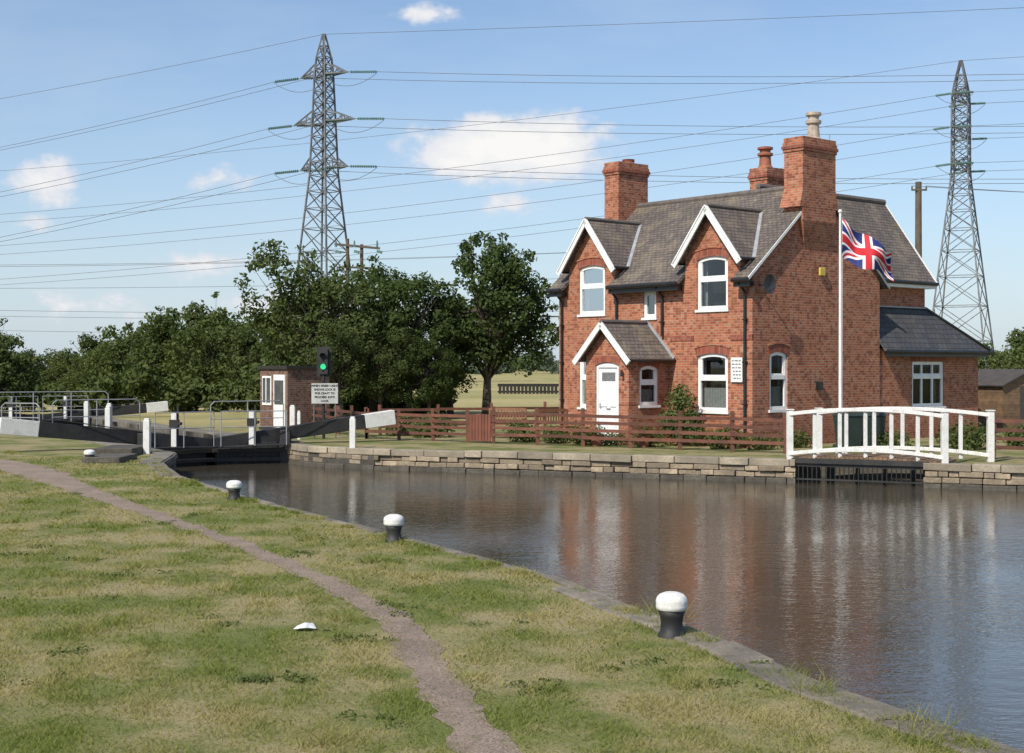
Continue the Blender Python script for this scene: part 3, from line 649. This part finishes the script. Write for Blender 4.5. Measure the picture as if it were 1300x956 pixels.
# ------------------------------------------------------------------ hut, traffic light
HT=empty('lock_keepers_hut',(-7.95,50.2,0),math.radians(42)); m=MB()
m.box2((0,0,0),(1.8,1.8,2.2),0); m.box2((-.08,-.08,2.2),(1.88,1.88,2.32),1)
m.box2((-.04,.12,.05),(-.002,.85,2.0),2);m.box2((-.06,.2,.95),(-.038,.77,1.8),3);m.box2((-.045,1.0,.9),(-.002,1.6,1.95),2);m.box2((-.06,1.06,1.0),(-.044,1.54,1.88),3)
m.box2((-.07,1.28,.98),(-.058,1.33,1.9),2)
m.box2((-.05,-.0,.0),(-.003,1.8,.12),1)
m.obj('hut_body',[M_hutbrick,M_dark,M_white,mnoise('dark_pane',(.05,.055,.06),(.08,.085,.09),2,.1)],HT)
T=empty('traffic_light',(-5.98,45,0)); m=MB(); m.cyl((0,0,0),(0,0,2.1),.05,n=12,m=0); m.box2((-.14,-.1,2.05),(.14,.12,2.85),0); m.box2((-.22,.03,1.98),(.22,.05,2.92),0)
for i in range(2):
    z=2.62-i*.33
    for k in range(9):
        a=math.pi*k/9;b_=math.pi*(k+1)/9
        m.hexa([(.1*math.cos(a),-.1,z+.1*math.sin(a)),(.1*math.cos(b_),-.1,z+.1*math.sin(b_)),(.1*math.cos(b_),-.26,z+.1*math.sin(b_)),(.1*math.cos(a),-.26,z+.1*math.sin(a)),(.11*math.cos(a),-.1,z+.11*math.sin(a)),(.11*math.cos(b_),-.1,z+.11*math.sin(b_)),(.11*math.cos(b_),-.26,z+.11*math.sin(b_)),(.11*math.cos(a),-.26,z+.11*math.sin(a))],0)
m.cyl((0,-.1,2.62),(0,-.115,2.62),.09,n=16,m=2)
me_,nt_,b_=nm('green_lamp'); b_.inputs['Base Color'].default_value=(.02,.5,.25,1); b_.inputs['Emission Color'].default_value=(.05,.8,.3,1); b_.inputs['Emission Strength'].default_value=1.0
m.cyl((0,-.1,2.29),(0,-.115,2.29),.09,n=16,m=1); m.obj('signal_head',[M_black,me_,M_dark],T)
NSg=empty('notice_sign',(-5.93,44.9,0)); m=MB()
for s in(-.34,.34): m.cyl((s,.03,0),(s,.03,1.75),.025,n=8,m=1)
m.box2((-.42,-.01,1.12),(.42,.01,1.76),0)
m.obj('panel',[mnoise('sign_face',(.50,.50,.47),(.40,.40,.38),4,.6),M_steel],NSg)
for i,tx in enumerate(("WHEN GREEN LIGHT","SHOWS LOCK IS","FOR CRAFT TO","PROCEED INTO","LOCK")):
    cu_=bpy.data.curves.new('lettering','FONT'); cu_.body=tx; cu_.size=.09; cu_.align_x='CENTER'; cu_.extrude=.001; cu_.offset=.003; o=bpy.data.objects.new('lettering',cu_); S.collection.objects.link(o); cu_.materials.append(M_black)
    o.parent=NSg; o.location=(0,-.016,1.655-i*.12); o.rotation_euler=(math.pi/2,0,0)

# ------------------------------------------------------------------ pylons and lines
def pylon(loc,H_,rz,arms,prof,name='electricity_pylon',mw=.2):
    e=empty(name,loc,rz); m=MB()
    zs=[p[0] for p in prof];hs=[p[1] for p in prof]
    hwz=lambda z:float(np.interp(z,zs,hs))
    lv=[0];
    while lv[-1]<zs[-1]-1.2: lv.append(lv[-1]+max(1.5,hwz(lv[-1])*1.35))
    lv[-1]=zs[-1]
    cn=[(-1,-1),(1,-1),(1,1),(-1,1)]
    P=lambda i,z:V((cn[i][0]*hwz(z),cn[i][1]*hwz(z),z))
    for a,b in zip(lv[:-1],lv[1:]):
        for i in range(4):
            j=(i+1)%4
            m.beam(P(i,a),P(i,b),mw,mw,0); m.beam(P(i,a),P(j,b),mw*.5,mw*.5,0);m.beam(P(j,a),P(i,b),mw*.5,mw*.5,0);m.beam(P(i,b),P(j,b),mw*.5,mw*.5,0)
    tips=[]
    for (z,L) in arms:
        for s in(-1,1):
            tip=V((s*L,0,z)); h0=hwz(z)
            for yy in(-1,1):
                for zz in(0,1.5):
                    r=V((s*hwz(z+zz),yy*hwz(z+zz),z+zz)); m.beam(r,tip,mw*.8,mw*.8,0)
                for t in(.33,.66):
                    a=V((s*h0,yy*h0,z)).lerp(tip,t);b=V((s*h0,yy*h0,z+1.5)).lerp(tip,t); m.beam(a,b,mw*.5,mw*.5,0)
                    a2=V((s*h0,yy*h0,z)).lerp(tip,t-.33); m.beam(a2,b,mw*.5,mw*.5,0)
            tips.append(tip)
    m.obj('lattice',[M_steel],e)
    R=Matrix.Rotation(rz,3,'Z'); return [R@t+V(loc) for t in tips], V(loc)+V((0,0,zs[-1])),e
prof=[(0,4.0),(14,2.6),(28,1.35),(41,.9),(43.5,.75),(46.8,.12)]
t1,top1,e1=pylon((-25.2,190,0),46.8,math.radians(-32),[(41.3,4.0),(35.0,5.2),(28.8,4.0)],prof)
t2,top2,e2=pylon((64.9,205,0),44,math.radians(62),[(41.0,4.8),(36.0,6.2),(31.0,4.8)],[(0,4.4),(10,3.3),(22,2.0),(30,1.15),(41,1.1),(43,.8),(46.5,.12)])
PL=empty('power_lines'); wires=MB();ins=MB()
def wire(a,b,sag,r=.032,n=26,mb=wires):
    a=V(a);b=V(b);p=a
    for i in range(1,n+1):
        t=i/n;q=a.lerp(b,t)-V((0,0,sag*4*t*(1-t))); mb.cyl(p,q,r,n=4,caps=False); p=q
def string(tip,dr,L=4.2):
    d=V(dr).normalized(); d=(d+V((0,0,-.04))).normalized(); p=tip
    for i in range(12):
        q=tip+d*(.5+i*(L-.5)/12); ins.cyl(q,q+d*.16,.21,.12,n=8,m=0)
    ins.cyl(tip,tip+d*L,.06,n=5,m=0); return tip+d*L
dl=V((-150,60,0));drr=V((260,-60,0))
for i,t in enumerate(t1):
    lev=i//2
    for dd,endd,sg in((dl,V((-150,60,-12-lev*1.5)),3.2),(drr,V((260,-60,.5)),5.0)):
        e_=string(t,dd); wire(e_,t+endd,sg)
    a=t+V((-3.9,1.5,-.3));b_=t+V((4.0,-.9,-.3)); wire(a,b_,1.5,.035,10)
wire(top1,top1+V((-150,60,-9)),2.0,.03); wire(top1,top1+V((260,-60,-.5)),1.5,.03)
for i,t in enumerate(t2):
    lev=i//2
    for endd,sg in((V((-230,70,-13-lev*1.0)),4.0),(V((120,-30,6)),1.5)):
        e_=string(t,endd,2.6); wire(e_,t+endd,sg)
    wire(t+V((-2.4,.7,-.2)),t+V((2.4,-.6,-.2)),1.3,.035,8)
wire(top2,top2+V((-230,70,-10)),3,.03); wire(top2,top2+V((120,-30,5)),1,.03)
for k,(za,zb) in enumerate(((17,24),(17.6,24.4),(14.5,20),(12,13.5),(11.2,12.6),(9.0,10.0))):
    wire((-120,210+k*4,za),(60,240+k*5,zb),1.5,.03)
wires.obj('conductors',[M_wire],PL); ins.obj('insulators',[M_insul],PL)
up_=empty('utility_pole',(-11.6,100,0)); m=MB()
m.cyl((0,0,0),(0,0,11.3),.16,.12,n=10);m.cyl((1.0,0,0),(1.0,0,10.9),.16,.12,n=10); m.beam((-.9,-.15,10.9),(2.3,-.15,10.6),.12,.16);m.beam((-.6,-.15,9.3),(1.9,-.15,9.2),.12,.14)
for x in(-.8,.5,2.1):
    m.cyl((x,-.15,10.7),(x,-.15,11.15),.09,.05,n=8,m=1); m.beam((x,-.2,10.4),(x+.35,-.3,10.3),.15,.2,1)
m.box2((.2,-.4,8.3),(.8,0,9.0),1); m.obj('pole',[M_polewood,M_insul],up_)
up_=empty('utility_pole',(17.2,60,0)); m=MB(); m.cyl((0,0,0),(0,0,10.1),.17,.13,n=10)
m.beam((-.32,-.1,9.75),(.32,-.1,9.75),.07,.07)
for x in(-.3,.3): m.cyl((x,-.1,9.75),(x,-.1,9.92),.04,.03,n=8)
m.obj('pole',[M_polewood],up_)
lw=MB()
for x in(-.3,.3):
    wire((17.2+x,59.9,9.92),(45,52+x,9.2),.6,.012,16,lw)
lw.obj('telephone_wires',[M_wire])

# ------------------------------------------------------------------ shed
SH=empty('garden_shed',(17.3,50,0),math.radians(25)); m=MB()
for i in range(16): m.box2((-.01-.002*(i%2),0,i*.105),(.01,2.2,i*.105+.1),0); m.box2((0,-.01-.002*(i%2),i*.105),(2.4,.01,i*.105+.1),0)
m.box2((.02,.02,0),(2.4,2.2,1.7),0); m.add([(0,0,1.68),(2.4,0,1.68),(1.2,0,2.15)],[(0,1,2)],0)
m.slab([(-.15,-.15,1.62),(1.2,-.15,2.2),(1.2,2.4,2.2),(-.15,2.4,1.62)],.04,1);m.slab([(2.55,-.15,1.62),(1.2,-.15,2.2),(1.2,2.4,2.2),(2.55,2.4,1.62)],.04,1)
m.box2((.8,-.035,.05),(1.6,-.012,1.6),1)
m.obj('shed_body',[M_wood,mnoise('roof_felt',(.07,.06,.055),(.05,.045,.04),4,.9)],SH)

# ------------------------------------------------------------------ trees
def leaves(centres,radii,nper,size,flat=.75,seed=0):
    rg=np.random.RandomState(seed); C=[];NR=[]
    for c,r in zip(centres,radii):
        n=int(nper*r*r); d=rg.normal(size=(n,3)); d/=np.linalg.norm(d,axis=1)[:,None]
        rr=r*(.35+.8*rg.rand(n)**.8); p=d*rr[:,None]; p[:,2]*=flat; C.append(p+np.array(c)); NR.append(d)
    C=np.concatenate(C);D=np.concatenate(NR);n=len(C)
    nr=D*.7+rg.normal(size=(n,3))*.6+np.array([-.15,-.2,.5]); nr/=np.linalg.norm(nr,axis=1)[:,None]
    a=np.cross(nr,rg.normal(size=(n,3))); a/=np.linalg.norm(a,axis=1)[:,None]; b=np.cross(nr,a)
    s=size*(.6+.8*rg.rand(n))[:,None]
    Vt=np.stack([C-a*s,C-b*s*.55,C+a*s,C+b*s*.55],1).reshape(-1,3)
    F=np.arange(4*n).reshape(n,4); return Vt,F
def make_tree(ells,h,trunk_r,nclump,nper,size,seed,mat,trunk_top=.6,cr=(.45,.95)):
    rg=random.Random(seed); cs=[];rs=[]
    vol=[e[3]*e[4]*e[5] for e in ells]; tot=sum(vol)
    for e,vv in zip(ells,vol):
        for _ in range(max(3,int(nclump*vv/tot))):
            th=rg.uniform(0,2*math.pi);z=rg.uniform(-1,1);r=rg.uniform(.35,1)**.5; q=math.sqrt(1-z*z)
            cs.append((e[0]+e[3]*r*q*math.cos(th),e[1]+e[4]*r*q*math.sin(th),e[2]+e[5]*r*z)); rs.append(rg.uniform(*cr))
    for e in ells:
        for _ in range(18):
            th=rg.uniform(0,2*math.pi);z=rg.uniform(-.3,1);q=math.sqrt(1-z*z); k=rg.uniform(1.08,1.34)
            cs.append((e[0]+e[3]*k*q*math.cos(th),e[1]+e[4]*k*q*math.sin(th),e[2]+e[5]*k*z)); rs.append(rg.uniform(.18,.42))
    Vt,F=leaves(cs,rs,nper,size,.8,seed); crown=npmesh('crown',Vt,F,mat)
    m=MB(); p=V((0,0,-.1));r=trunk_r; top=h*trunk_top;n=6;jn=[p]
    for i in range(n):
        q=V((rg.uniform(-.12,.12)*(i+1)*.5,rg.uniform(-.12,.12)*(i+1)*.5,top*(i+1)/n)); m.cyl(p,q,r,r*.84,n=9,caps=False); p=q;r*=.84;jn.append(p)
    for c in cs[::2]:
        a=jn[rg.randint(2,n)]; c=V(c); mid=a.lerp(c,.5)+V((rg.uniform(-.3,.3),rg.uniform(-.3,.3),-.15)); rr=trunk_r*rg.uniform(.18,.35)
        m.cyl(a,mid,rr,rr*.6,n=6,caps=False);m.cyl(mid,c,rr*.6,rr*.2,n=5,caps=False)
    me=bpy.data.meshes.new('trunk'); me.from_pydata(m.v,[],m.f); me.materials.append(M_bark); me.update()
    return crown,me
def place(tm,x,y,s=1,rz=0,sz=None,name='tree'):
    e=empty(name,(x,y,0),rz); e.scale=(s,s,sz or s); addobj('crown',tm[0],e);addobj('trunk',tm[1],e); return e
tA=make_tree([(0,0,5.1,2.4,2.3,2.5),(-1.0,.3,4.0,1.9,1.9,1.6),(1.2,0,4.2,1.9,1.9,1.7),(.3,0,6.9,1.4,1.4,1.1)],8.2,.25,66,480,.105,1,M_leafA)
place(tA,-1.15,64,.98,0)
tB=make_tree([(0,0,3.9,2.1,2.0,2.5),(-1.5,.2,4.9,1.4,1.4,1.8),(1.5,0,3.6,1.6,1.6,1.9)],7.6,.2,56,430,.095,2,M_leafB,.5,(.35,.8))
tC=make_tree([(0,0,4.4,2.5,2.1,2.5),(1.7,.1,3.2,1.6,1.5,2.1),(-1.4,0,3.2,1.6,1.5,2.0)],7.4,.22,60,430,.10,3,M_leafA,.55,(.38,.82))
for (x,y,s,r,sz,t) in((-8.6,62,1.08,0,1.08,tB),(-4.6,63,.90,.4,.9,tC),(-6.5,66,.97,2.1,1.0,tC),(-2.9,67,.85,3.2,.8,tB),(-7.2,60,.6,1.2,.6,tB),(-5.6,61,.58,2.4,.55,tB),(-9.9,68,.8,1.1,.86,tC),(-3.6,61.5,.5,4.1,.5,tC),(-8.3,65,.7,5.1,.6,tC)):
    place(t,x,y,s,r,sz)
tD=make_tree([(0,0,2.6,2.3,2.1,2.2),(-1.3,0,2.0,1.7,1.5,1.7),(1.5,0,2.2,1.6,1.5,1.8)],5,.18,54,310,.12,4,M_leafC,.5,(.38,.85))
tE=make_tree([(0,0,2.9,1.9,1.9,2.6),(.9,0,2.0,1.5,1.5,1.8)],5.6,.18,50,310,.12,5,M_leafB,.5,(.38,.8))
for (x,y,s,r,t) in((-15.8,84,1.12,.3,tD),(-18.6,86,1.12,1.0,tE),(-12.8,80,.97,2,tE),(-21.3,88,1.15,2.2,tD),(-24.2,90,.95,.4,tD),(-27.0,92,.80,1.8,tE),(-29.6,92,.68,3,tD),(-31.8,92,.62,5,tE),(-16.8,80,.95,4,tD),(-34.5,94,.85,.2,tE),(-10.5,86,.9,.9,tD),(-19.9,82,.95,2.9,tE),(-14.2,78,.8,1.9,tE),(-22.8,84,.8,5.5,tE),(-25.8,87,.66,2.9,tD)):
    place(t,x,y,s,r)
place(tE,-22.7,62,.72,.5); place(tD,-24.6,64,.75,1.5)
place(tD,24.8,72,.68,.5);place(tE,29,80,.8,.5)
sh=leaves([(0,0,.8),(.1,.1,1.3),(-.15,0,.5),(.2,-.1,.6),(0,.1,1.5)],[.5,.4,.45,.45,.3],2600,.055,1,11); shm=npmesh('shrub',*sh,M_leafC)
def shrub(x,y,s,sz=None,me=shm): addobj('shrub',me,None,(x,y,0),(s,s,sz or s),random.uniform(0,6))
shrub(4.75,41.0,1.0);shrub(5.25,40.7,.6)
sh2=npmesh('shrub_low',*leaves([(0,0,.3),(.35,0,.25),(-.35,.1,.28),(.1,.3,.2)],[.36,.3,.3,.3],2200,.05,.9,12),M_leafC)
for x,y,s in((2.0,41.6,1),(1.2,42.4,.9),(3.9,40.6,.8),(6.0,39.5,1.1),(6.9,39.0,.8),(.2,43.2,1.1),(8.0,40.0,.9),(10.2,38.5,1),(12.6,39.3,1.3),(14.5,40,1.2),(-2.6,46,1.3),(-3.6,47,1.2),(2.9,41.2,.7)): shrub(x,y,s,None,sh2)
for x,y in((2.45,40.9),(3.75,40.3)):
    e=empty('flower_tub',(x,y,0)); q=MB(); q.lathe((0,0,0),[(.14,0),(.2,.3),(.22,.32),(.18,.33)],14); q.obj('pot',[M_pot],e)
    addobj('flowers',npmesh('flowers',*leaves([(0,0,.45)],[.25],2600,.04,.8,5),M_leafC),e)
cs=[];rs=[]; rg=random.Random(5)
for i in range(900):
    x=rg.uniform(-330,360); y=430+rg.uniform(-40,60); hh=3.0+2.2*math.sin(x*.045)+1.6*math.sin(x*.13+1)+1.0*math.sin(x*.31)
    cs.append((x,y,rg.uniform(.3,1)*max(1.5,hh)));rs.append(rg.uniform(1.4,3.0))
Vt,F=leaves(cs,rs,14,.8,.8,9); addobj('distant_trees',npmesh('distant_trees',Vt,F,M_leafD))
cs=[];rs=[]
for i in range(380):
    x=rg.uniform(-75,-13); y=100+rg.uniform(-3,3)+x*.05; cs.append((x,y,rg.uniform(.2,1.8)+.4*math.sin(x*.4)));rs.append(rg.uniform(.5,1.1))
for i in range(230):
    x=rg.uniform(-34,-8.6); y=72+rg.uniform(-1.2,1.2); cs.append((x,y,rg.uniform(.2,1.5+.45*math.sin(x*.9)+.3*math.sin(x*2.3))));rs.append(rg.uniform(.35,.75))
for i in range(70):
    x=rg.uniform(-9.5,-3.2); y=69+rg.uniform(-1,1); cs.append((x,y,rg.uniform(.1,.9+.4*math.sin(x*1.7))));rs.append(rg.uniform(.3,.6))
Vt,F=leaves(cs,rs,150,.17,.9,10); addobj('hedge',npmesh('hedge',Vt,F,M_leafB))
m=MB()
for i in range(16): m.box2((-1.1+i*.31,118,0),(-1.1+i*.31+.22,118.06,.8))
m.box2((-1.2,118.07,.62),(3.9,118.12,.85));m.box2((-1.2,118.07,.1),(3.9,118.12,.25)); m.obj('farm_fence',[M_dark])
hl=MB(); n=30; vs=[]
for i in range(n+1):
    x=60+i*22; z=7.5*math.sin(math.pi*i/n)**.7 if 0<i<n else 0; vs+=[(x,620,-.5),(x,720,z)]
hl.add(vs,[(2*i,2*i+2,2*i+3,2*i+1) for i in range(n)]); hl.obj('hill',[mnoise('ripe_field',(.42,.34,.12),(.3,.29,.1),.02,.95)])

# ------------------------------------------------------------------ grass
rg=np.random.RandomState(3)
def patch(X,Y): return np.clip(.5+.35*np.sin(X*1.9+np.sin(Y*1.3)*1.5)*np.sin(Y*1.5+np.cos(X*1.1)*2)+.35*np.sin(X*5.1+Y*2.2)*np.sin(Y*4.3-X*1.7)+.2*np.sin(X*11+Y*3),0,1)
def blades(Nn,ya,yb,xmaxf=.46):
    u=rg.rand(Nn); Y=ya*(yb/ya)**u; X=(rg.rand(Nn)*2-1)*xmaxf*Y
    ex=np.interp(Y,EY,EX); pc_=np.interp(Y,PY,PX);pw=np.interp(Y,PY,PW)*1.08
    k=(X<ex-.22+rg.rand(Nn)*.2)&(np.abs(X-pc_)>pw-.03+rg.normal(size=Nn)*.06)
    P=patch(X,Y); k&=rg.rand(Nn)<(.35+.65*P)
    return X[k],Y[k]
def build(X,Y,h0,w0):
    n=len(X); d=np.sqrt(X**2+Y**2); P=patch(X,Y)
    h=h0*(.4+.9*rg.rand(n))*(.5+.9*P); w=w0*(d/9)*(.7+.6*rg.rand(n)); a=rg.rand(n)*2*np.pi; la=rg.rand(n)*2*np.pi; ln_=h*(.5+1.2*rg.rand(n))
    b0=np.stack([X-np.cos(a)*w,Y-np.sin(a)*w,np.zeros(n)],1);b1=np.stack([X+np.cos(a)*w,Y+np.sin(a)*w,np.zeros(n)],1)
    tp=np.stack([X+np.cos(la)*ln_,Y+np.sin(la)*ln_,h],1)
    return np.stack([b0,b1,tp],1).reshape(-1,3)
X,Y=blades(430000,7.2,36); G1=build(X,Y,.030,.0040)
n=14000; Y2=8+rg.rand(n)*28; X2=np.interp(Y2,EY,EX)-.06-np.abs(rg.normal(size=n))*.13; mk=(np.sin(Y2*2.1)+np.sin(Y2*5.3+1)+np.sin(Y2*9.7)*.8)>.1; G2=build(X2[mk],Y2[mk],.06,.005)
cc=[(2.25,10.0),(2.2,10.5),(2.7,9.0),(1.5,12.9)]; G3=[]
for cx,cy in cc:
    n=90; G3.append(build(cx+rg.normal(size=n)*.1-.12,cy+rg.normal(size=n)*.15,.15,.0035))
for i in range(240):
    cy=8+30*rg.rand()**1.3; cx=(rg.rand()*2-1)*.4*cy
    if cx<np.interp(cy,EY,EX)-.3 and abs(cx-np.interp(cy,PY,PX))>np.interp(cy,PY,PW)+.1:
        n=70; G3.append(build(cx+rg.normal(size=n)*.08,cy+rg.normal(size=n)*.08,.06,.0045))
Gv=np.concatenate([G1,G2]+G3); F=np.arange(len(Gv)).reshape(-1,3); addobj('grass',npmesh('grass',Gv,F,M_grassb))
cs=[];rs=[]; rq=random.Random(8)
for i in range(70):
    cy=rq.uniform(8.5,26); cx=rq.uniform(-.4,.4)*cy
    if cx<np.interp(cy,EY,EX)-.2 and abs(cx-np.interp(cy,PY,PX))>np.interp(cy,PY,PW)+.1:
        for k in range(rq.randint(2,6)): cs.append((cx+rq.gauss(0,.14),cy+rq.gauss(0,.14),.012));rs.append(rq.uniform(.05,.13))
for k in range(9): cs.append((-1.75+rq.gauss(0,.2),10.35+rq.gauss(0,.08),.02));rs.append(.1)
Vt,F=leaves(cs,rs,3200,.017,.25,21); addobj('weeds',npmesh('weeds',Vt,F,M_leafC))
m=MB(); m.add([(-1.9,12.3,.02),(-1.78,12.26,.04),(-1.7,12.32,.02),(-1.74,12.42,.05),(-1.88,12.4,.03),(-1.8,12.34,.07)],[(0,1,5),(1,2,5),(2,3,5),(3,4,5),(4,0,5)]); m.add([(-1.68,12.3,.02),(-1.6,12.28,.05),(-1.62,12.37,.03)],[(0,1,2)]); m.obj('paper_litter',[M_litter])

# ------------------------------------------------------------------ light and sky
el=math.radians(44); sv=V((-.60*math.cos(el),-.80*math.cos(el),math.sin(el)))
sd=bpy.data.lights.new('sun','SUN'); sd.energy=5.0; sd.angle=math.radians(.5); sd.color=(1,.93,.82)
so=bpy.data.objects.new('sun',sd); S.collection.objects.link(so); so.rotation_euler=(-sv).to_track_quat('-Z','Y').to_euler(); so.location=(-20,-20,40)
wld=bpy.data.worlds.new('World'); S.world=wld; wld.use_nodes=True; nt=wld.node_tree; bgn=nt.nodes['Background']
sky=N(nt,'ShaderNodeTexSky'); sky.sky_type='NISHITA'; sky.sun_disc=False; sky.sun_elevation=el; sky.sun_rotation=math.atan2(-.6,-.8); sky.air_density=1.0; sky.dust_density=.7; sky.ozone_density=1.3
tc=N(nt,'ShaderNodeTexCoord'); sp=N(nt,'ShaderNodeSeparateXYZ'); nt.links.new(tc.outputs['Generated'],sp.inputs[0])
yc=math_(nt,'MAXIMUM',sp.outputs[1],.08); uu=math_(nt,'DIVIDE',sp.outputs[0],yc); vv=math_(nt,'DIVIDE',sp.outputs[2],yc)
cb=N(nt,'ShaderNodeCombineXYZ'); nt.links.new(uu,cb.inputs[0]); nt.links.new(math_(nt,'MULTIPLY',vv,1.5),cb.inputs[1])
n1=noise(nt,cb.outputs[0],26,6,.62)
# cloud centres as (azimuth tangent, elevation tangent, half width, half height, density)
clouds=[(-.002,.152,.084,.027,2.3),(.034,.160,.046,.024,1.9),(-.028,.143,.06,.014,1.7),(-.003,.113,.034,.011,1.2),(-.333,.131,.048,.019,1.2),(-.207,.132,.034,.012,1.1),(-.216,.072,.046,.017,1.2),(-.061,.248,.032,.010,.9),(-.170,.043,.038,.015,1.1),(-.344,.100,.034,.008,.75),(-.30,.044,.065,.016,.75),(.47,.142,.09,.03,1.1),(-.0,.40,.12,.035,.9)]
acc=None
for (cx,cy,w_,h_,amp) in clouds:
    vm=nt.nodes.new('ShaderNodeVectorMath'); vm.operation='MULTIPLY_ADD'; sx_,sy_=1/(w_*1.15),1/(h_*1.2*1.5)
    nt.links.new(cb.outputs[0],vm.inputs[0]); vm.inputs[1].default_value=(sx_,sy_,0); vm.inputs[2].default_value=(-cx*sx_,-cy*1.5*sy_,0)
    ln2=nt.nodes.new('ShaderNodeVectorMath'); ln2.operation='LENGTH'; nt.links.new(vm.outputs[0],ln2.inputs[0])
    val=math_(nt,'MULTIPLY_ADD',ln2.outputs['Value'],-amp,amp)
    acc=math_(nt,'MAXIMUM',val,0.0) if acc is None else math_(nt,'MAXIMUM',acc,val)
has=math_(nt,'MULTIPLY',acc,4,clamp=True)
dens=math_(nt,'ADD',acc,math_(nt,'MULTIPLY',math_(nt,'SUBTRACT',n1,.55),2.8))
cf=N(nt,'ShaderNodeMapRange'); cf.interpolation_type='SMOOTHSTEP'; cf.inputs[1].default_value=.12;cf.inputs[2].default_value=.9; nt.links.new(dens,cf.inputs[0])
front=math_(nt,'GREATER_THAN',sp.outputs[1],.1)
cf2=math_(nt,'MULTIPLY',math_(nt,'MULTIPLY',math_(nt,'MULTIPLY',cf.outputs[0],has),front),.95)
cb2=N(nt,'ShaderNodeCombineXYZ'); nt.links.new(uu,cb2.inputs[0]); nt.links.new(math_(nt,'MULTIPLY',vv,3.2),cb2.inputs[1])
wisp=math_(nt,'MULTIPLY',ramp(nt,noise(nt,cb2.outputs[0],3.5,4,.6),.45,.8),.28)
skc=mixc(nt,1.0,sky.outputs[0],(1.15,1.28,1.42),'MULTIPLY')
haze=math_(nt,'POWER',math_(nt,'SUBTRACT',1.0,math_(nt,'MULTIPLY',sp.outputs[2],2.8),clamp=True),2.2)
skc=mixc(nt,math_(nt,'MULTIPLY_ADD',haze,.66,.05),skc,(5.9,6.9,8.2))
skc=mixc(nt,wisp,skc,(6.9,7.6,8.5))
shade=mixc(nt,ramp(nt,dens,.3,1.5),(7.2,7.5,8.3),(9.8,9.6,9.3))
fin=mixc(nt,cf2,skc,shade)
nt.links.new(fin,bgn.inputs[0]); bgn.inputs[1].default_value=.1

cam=bpy.data.cameras.new('camera'); co=bpy.data.objects.new('camera',cam); S.collection.objects.link(co); co.location=(0,0,2.3); co.rotation_euler=(math.pi/2,0,0)
cam.lens=36*1800/1300; cam.sensor_width=36; cam.shift_y=-.01; cam.clip_end=6000; cam.clip_start=.1
S.camera=co
S.view_settings.view_transform='Standard'; S.view_settings.look='None'; S.view_settings.exposure=0
